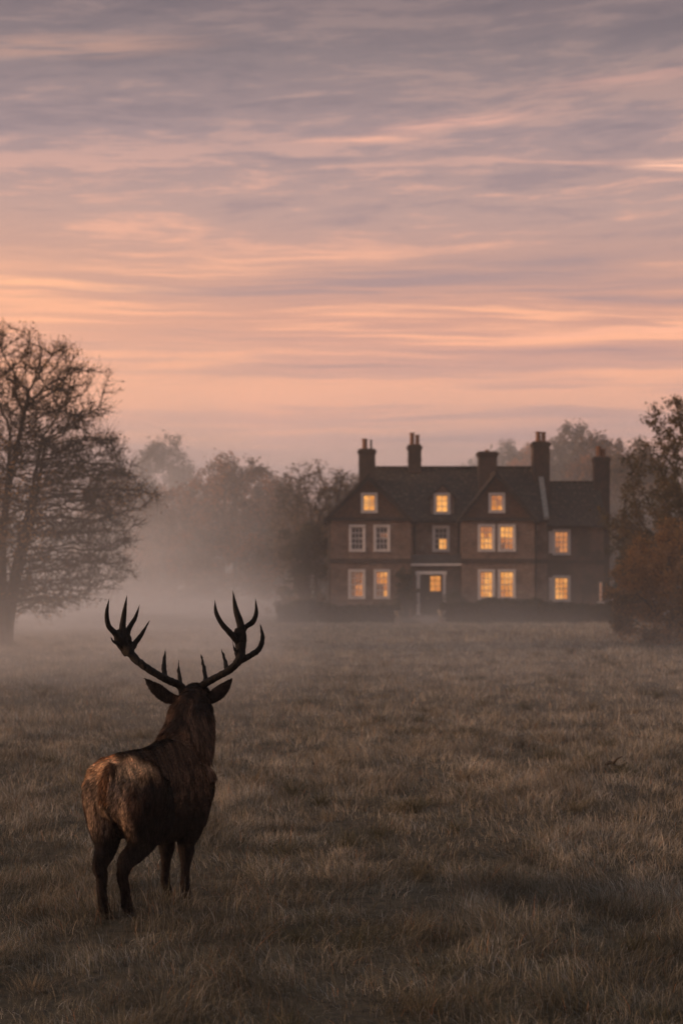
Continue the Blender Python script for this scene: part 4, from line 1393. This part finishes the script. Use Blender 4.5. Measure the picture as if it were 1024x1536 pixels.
def build_trees():
    pos = lambda px, Y: (X_(px, Y), Y)
    gb = 'autumn trees beyond the meadow left of the house'
    # big many-stemmed tree on the left
    x, y = pos(2, 58)
    tree('broadleaf_tree', 'large dark many-stemmed tree with thin golden leaves at the left edge', 'tree', x, y,
         [(.10, 2.6), (.16, 3.4), (.24, 4.4), (.34, 4.8), (.46, 4.9), (.56, 4.7), (.66, 4.3), (.76, 3.7), (.88, 3.0), (.95, 2.1), (1.0, .7)], 10.9, 3,
         stems=9, natt=3600, step=.22, kill=.25, spread=.235, trunk_to=.80, tipr=.011, gamma=2.2, maxn=16000, leaves=40000, leaf=.072, pal=[(.060, .042, .022), (.16, .095, .036), (.46, .25, .085)],
         twigs=5, twl=.70, droop=.25, up=.28, lump=.36, scatter=.05, inner=.1)
    # trees beyond the meadow on the left
    x, y = pos(243, 150)
    tree('broadleaf_tree', 'tall pale hazy tree standing furthest back, just right of the large dark tree', 'tree', x, y,
         [(.15, 1.5), (.35, 3.6), (.6, 3.6), (.8, 2.6), (.95, 1.6), (1, .4)], 14.6, 12, natt=700, step=.45, kill=.6, trunk_to=.3, tipr=.016,
         leaves=16000, leaf=.24, pal=GREY, twigs=4, twl=.8, scatter=.2, group=gb)
    x, y = pos(262, 119)
    tree('broadleaf_tree', 'low rusty orange tree in the mist, in front of the pale hazy tree', 'tree', x, y,
         [(.08, 2.0), (.3, 3.2), (.6, 3.1), (.85, 2.2), (1, .5)], 8.6, 13, natt=800, step=.35, kill=.5, trunk_to=.2, tipr=.014,
         leaves=24000, leaf=.19, pal=RUST, twigs=4, twl=.7, scatter=.18, group=gb)
    x, y = pos(352, 121)
    tree('broadleaf_tree', 'wide rounded russet tree in the middle of the row left of the house', 'tree', x, y,
         [(.08, 2.2), (.3, 3.8), (.6, 3.8), (.8, 3.0), (.93, 2.0), (1, .5)], 10.9, 14, natt=1000, step=.36, kill=.5, trunk_to=.25, tipr=.014,
         leaves=30000, leaf=.19, pal=RUST, twigs=4, twl=.7, scatter=.18, group=gb)
    x, y = pos(472, 113)
    tree('broadleaf_tree', 'spreading half-bare tree with crooked limbs, closest to the left gable', 'tree', x, y,
         [(.22, 1.6), (.4, 2.9), (.6, 3.3), (.8, 2.9), (.94, 1.7), (1, .5)], 9.9, 25, natt=1000, step=.30, kill=.42, trunk_to=.3, tipr=.016,
         leaves=10000, leaf=.13, pal=OLIVE, twigs=4, twl=.6, scatter=.12, group=gb, lump=.3)
    x, y = pos(413, 130)
    tree('broadleaf_tree', 'brown tree filling the gap between the russet and the half-bare trees', 'tree', x, y,
         [(.08, 2.0), (.3, 3.2), (.6, 3.2), (.85, 2.3), (1, .5)], 9.8, 16, natt=800, step=.38, kill=.55, trunk_to=.2, tipr=.015,
         leaves=24000, leaf=.20, pal=RUST, twigs=4, twl=.7, scatter=.2, group=gb)
    x, y = pos(520, 124)
    tree('broadleaf_tree', 'grey brown tree rising directly behind the left end of the house', 'tree', x, y,
         [(.08, 2.0), (.3, 3.0), (.6, 3.0), (.85, 2.2), (1, .5)], 10.0, 17, natt=700, step=.38, kill=.55, trunk_to=.2, tipr=.015,
         leaves=20000, leaf=.19, pal=OLIVE, twigs=4, twl=.7, scatter=.2, group=gb)
    x, y = pos(176, 126)
    tree('broadleaf_tree', 'misty brown tree half hidden behind the large dark tree', 'tree', x, y,
         [(.08, 2.0), (.3, 3.4), (.6, 3.3), (.85, 2.3), (1, .5)], 10.4, 18, natt=700, step=.38, kill=.55, trunk_to=.2, tipr=.015,
         leaves=20000, leaf=.19, pal=RUST, twigs=4, twl=.7, scatter=.2, group=gb)
    # shrubs against the left side of the house
    x, y = pos(458, 106)
    bush('evergreen_shrub', 'tall dark shrub beside the left corner of the house', 'shrub', x, y, 1.9, 1.6, 6.2, 31, [(.040, .036, .021), (.062, .052, .029), (.095, .072, .038)], 14000, .11)
    x, y = pos(466, 97)
    bush('autumn_bush', 'low amber bush at the left foot of the house', 'bush', x, y, 1.25, .9, 1.45, 32, AMBER, 7000, .07)
    x, y = pos(432, 99)
    bush('garden_bush', 'low brown bush at the left end of the hedge', 'bush', x, y, 1.0, .8, 1.25, 33, OLIVE, 5000, .07)
    # trees behind the right of the house
    gr = 'hazy trees behind the right end of the house'
    for px, Y, H, r, sd, pal_, lab in ((772, 158, 15.0, 3.6, 45, GREY, 'pale grey tree behind the squat chimney'),
                                       (858, 136, 14.6, 3.6, 41, OLIVE, 'tallest hazy brown tree behind the house, right of the tallest chimney'),
                                       (905, 131, 13.2, 3.2, 42, RUST, 'hazy tree directly behind the far right chimney'),
                                       (955, 127, 12.4, 3.4, 43, OLIVE, 'hazy tree between the far right chimney and the dark oak'),
                                       (806, 150, 14.2, 3.2, 44, RUST, 'paler tree behind the tallest chimney')):
        x, y = pos(px, Y)
        tree('broadleaf_tree', lab, 'tree', x, y, [(.1, r * .6), (.35, r), (.6, r), (.8, r * .75), (.93, r * .5), (1, .4)], H, sd, natt=900, step=.38, kill=.55,
             trunk_to=.25, tipr=.015, leaves=30000, leaf=.21, pal=pal_, twigs=4, twl=.7, scatter=.2, group=gr, lump=.45)
    # dark oak and amber tree at the right edge
    x, y = pos(1048, 74)
    tree('oak_tree', 'dark leafy oak overhanging the right end of the house', 'tree', x, y,
         [(.08, 2.4), (.22, 3.3), (.40, 3.7), (.54, 3.5), (.66, 2.7), (.80, 2.5), (.9, 2.4), (1.0, 1.3)], 10.2, 51, natt=1500, step=.28, kill=.40, trunk_to=.3, tipr=.012,
         leaves=38000, leaf=.115, pal=[(.045, .042, .023), (.075, .062, .032), (.12, .080, .036)], twigs=4, twl=.45, scatter=.10, lump=.5, inner=.2)
    x, y = pos(1003, 62)
    tree('small_autumn_tree', 'low russet orange tree in front of the dark oak', 'tree', x, y,
         [(.02, 1.6), (.2, 2.1), (.5, 2.1), (.8, 1.4), (1, .4)], 4.5, 52, natt=700, step=.2, kill=.28, trunk_to=.2, tipr=.009,
         leaves=32000, leaf=.09, pal=[(.10, .066, .034), (.20, .115, .050), (.34, .175, .066)], twigs=4, twl=.35, scatter=.10, lump=.4)
    x, y = pos(925, 97)
    bush('evergreen_shrub', 'tall dark shrub covering the right corner of the house', 'shrub', x + .60, y, .95, 1.1, 5.6, 53, GREEN, 13000, .10)
    x, y = pos(962, 88)
    bush('evergreen_shrub', 'dark shrub between the house corner shrub and the oak', 'shrub', x, y, 1.7, 1.4, 4.4, 54, GREEN, 12000, .10)
    # hedges along the front garden
    hedge('low clipped dark hedge in front of the left gable', X_(418, 90), X_(597, 90), 90, .9, .86, 61)
    hedge('longer low dark hedge in front of the right gable and range', X_(664, 90), X_(985, 90), 90, .9, .92, 62, 44000)
    # climber and shrub by the porch
    x, y = X_(607, 100.2), 99.75
    bush('climbing_plant', 'dark climber bushing up the wall left of the porch', 'climber', x, y, .75, .30, 3.2, 63, GREEN, 9000, .075)
    x, y = X_(683, 99.6), 99.4
    bush('garden_bush', 'dark rounded bush right of the front door', 'bush', x, y, .75, .6, 1.7, 64, GREEN, 6000, .07)
    x, y = X_(580, 98.8), 98.6
    bush('garden_bush', 'small dark bush under the half lit lower window', 'bush', x, y, .9, .5, 1.05, 65, OLIVE, 5000, .06)
    far_wood()


if 'trees' in BUILD: build_trees()

# ------------------------------------------------------------------ garden path and small things


def build_small():
    mb = MB()
    xs = [(4.95, 88.2), (4.95, 99.5)]
    n = 24
    for i in range(n):
        y0, y1 = 88.0 + 11.5 * i / n, 88.0 + 11.5 * (i + 1) / n
        c = X_(645, 96)
        a0, a1 = .85 + .1 * math.sin(i), .85 + .1 * math.sin(i + 1)
        z0, z1 = [float(gh(c, y)) + .03 for y in (y0, y1)]
        mb.poly([(c - a0, y0, z0), (c + a0, y0, z0), (c + a1, y1, z1), (c - a1, y1, z1)])
    o = mb.build('path', M['gravel']); tag(o, kind='structure')
    for px, Y, sc, lab in ((597, 89.2, 1.0, 'pale stone urn at the end of the left hedge'), (662, 89.2, 1.05, 'pale stone urn at the end of the right hedge'), (660, 99.0, .8, 'small pale stone urn beside the front door')):
        x = X_(px, Y); z = float(gh(x, Y))
        r = empty('garden_urn', (x, Y, 0), lab, 'urn', 'stone urns of the front garden')
        p = MB(); p.box(x - .17 * sc, x + .17 * sc, Y - .17 * sc, Y + .17 * sc, z - .05, z + .22 * sc); p.box(x - .20 * sc, x + .20 * sc, Y - .20 * sc, Y + .20 * sc, z + .222 * sc, z + .27 * sc)
        p.build('pedestal', M['stone'], r)
        p = MB(); p.lathe((x, Y, z + .272 * sc), [(.10 * sc, 0), (.05 * sc, .05 * sc), (.06 * sc, .10 * sc), (.17 * sc, .20 * sc), (.20 * sc, .32 * sc), (.23 * sc, .36 * sc), (.19 * sc, .36 * sc), (.15 * sc, .28 * sc)], 16)
        p.build('bowl', M['stone'], r, True)
    # pale staddle stone at the left corner of the house
    x, y = X_(490, 98.5), 98.5; z = float(gh(x, y))
    p = MB(); p.lathe((x, y, z - .03), [(.13, 0), (.08, .34), (.20, .36), (.19, .44), (.10, .52), (.01, .54)], 14)
    tag(p.build('staddle_stone', M['white'], None, True), 'small pale mushroom-shaped stone at the left corner of the house', 'stone')
    # fallen branch lying in the meadow
    rng = np.random.default_rng(9)
    Y = 2.5 * F / (1158 - HOR); x = X_(922, Y)
    pts = [(x - .12 + .045 * i, Y + .02 * math.sin(i), float(gh(x, Y)) + .07 + .03 * math.sin(i * 1.3)) for i in range(7)]
    parts = [loft(pts, [.022, .026, .024, .020, .018, .014, .008], (0, 0, 1), 8, .03)]
    parts.append(loft([pts[2], (x + .02, Y - .04, pts[2][2] + .07), (x + .08, Y - .06, pts[2][2] + .10)], [.02, .014, .005], (0, 1, 0), 7, .03))
    V, Q, T = merge(parts)
    tag(np_mesh('fallen_branch', V, [Q, T], M['bark']), 'short broken branch lying in the grass on the right', 'branch')


build_small()

# ------------------------------------------------------------------ air


def build_air():
    mb = MB(); mb.box(-150, 150, -30, 262, -1.6, 26)
    def f(t, o):
        p = t.n('ShaderNodeVolumePrincipled')
        t.put(p.inputs['Color'], (.96, .93, .93)); t.put(p.inputs['Density'], .0006); t.put(p.inputs['Anisotropy'], .1)
        t.link(p.outputs[0], o.inputs[1])
    o = mb.build('haze', mat('haze', f)); tag(o, 'pale evening haze filling the air over the whole field', 'haze', kind='stuff')
    # ground mist: a low bank of thicker air, deepest on the left and beyond the trees
    mb = MB(); mb.box(-95, 95, 17, 240, -1.1, 21)
    def g(t, o):
        c = objco(t)
        s = t.n('ShaderNodeSeparateXYZ'); t.link(c, s.inputs[0])
        x, y, z = s.outputs
        bear = t.m('DIVIDE', x, t.m('MAXIMUM', y, 5.0))
        left = t.rng(bear, .00, -.09, 0, 1)
        n = t.noise(t.xyz(t.m('MULTIPLY', x, .055), t.m('MULTIPLY', y, .035), t.m('MULTIPLY', z, .16)), 1.0, 3, .55)
        nz = t.rng(n, .36, .64, .15, 1.75)
        # meadow layer
        lay = t.m('EXPONENT', t.m('MULTIPLY', t.m('MAXIMUM', z, 0.0), -.55))
        low = t.m('MULTIPLY', lay, t.m('MULTIPLY_ADD', left, .018, .0042))
        thin = t.m('MULTIPLY', t.m('EXPONENT', t.m('MULTIPLY', t.m('MAXIMUM', z, 0.0), -1.3)), t.m('MULTIPLY_ADD', left, .018, .008))
        low = t.m('MULTIPLY', t.m('ADD', low, thin), t.rng(y, 17, 40))
        # bank on the left, between the meadow and the tree row
        lay2 = t.m('EXPONENT', t.m('MULTIPLY', t.m('MAXIMUM', z, 0.0), -.21))
        bank = t.m('MULTIPLY', t.m('MULTIPLY', lay2, left), t.m('MULTIPLY', t.rng(y, 58, 88), .025))
        # deep air beyond the house
        back = t.m('MULTIPLY', t.rng(y, 108, 118), t.m('MULTIPLY_ADD', t.m('EXPONENT', t.m('MULTIPLY', t.m('MAXIMUM', z, 0.0), -.18)), .024, .0065))
        back = t.m('MULTIPLY', back, t.rng(z, 20.5, 15.0))
        d = t.m('MULTIPLY', t.m('ADD', low, t.m('ADD', bank, back)), nz)
        p = t.n('ShaderNodeVolumePrincipled')
        t.put(p.inputs['Color'], (.97, .95, .95)); t.put(p.inputs['Density'], d); t.put(p.inputs['Anisotropy'], .1)
        t.link(p.outputs[0], o.inputs[1])
    mm = mat('ground_mist', g)
    o = mb.build('mist', mm); tag(o, 'low bank of evening mist lying over the meadow and among the trees', 'mist', kind='stuff')


if 'mist' in BUILD: build_air()
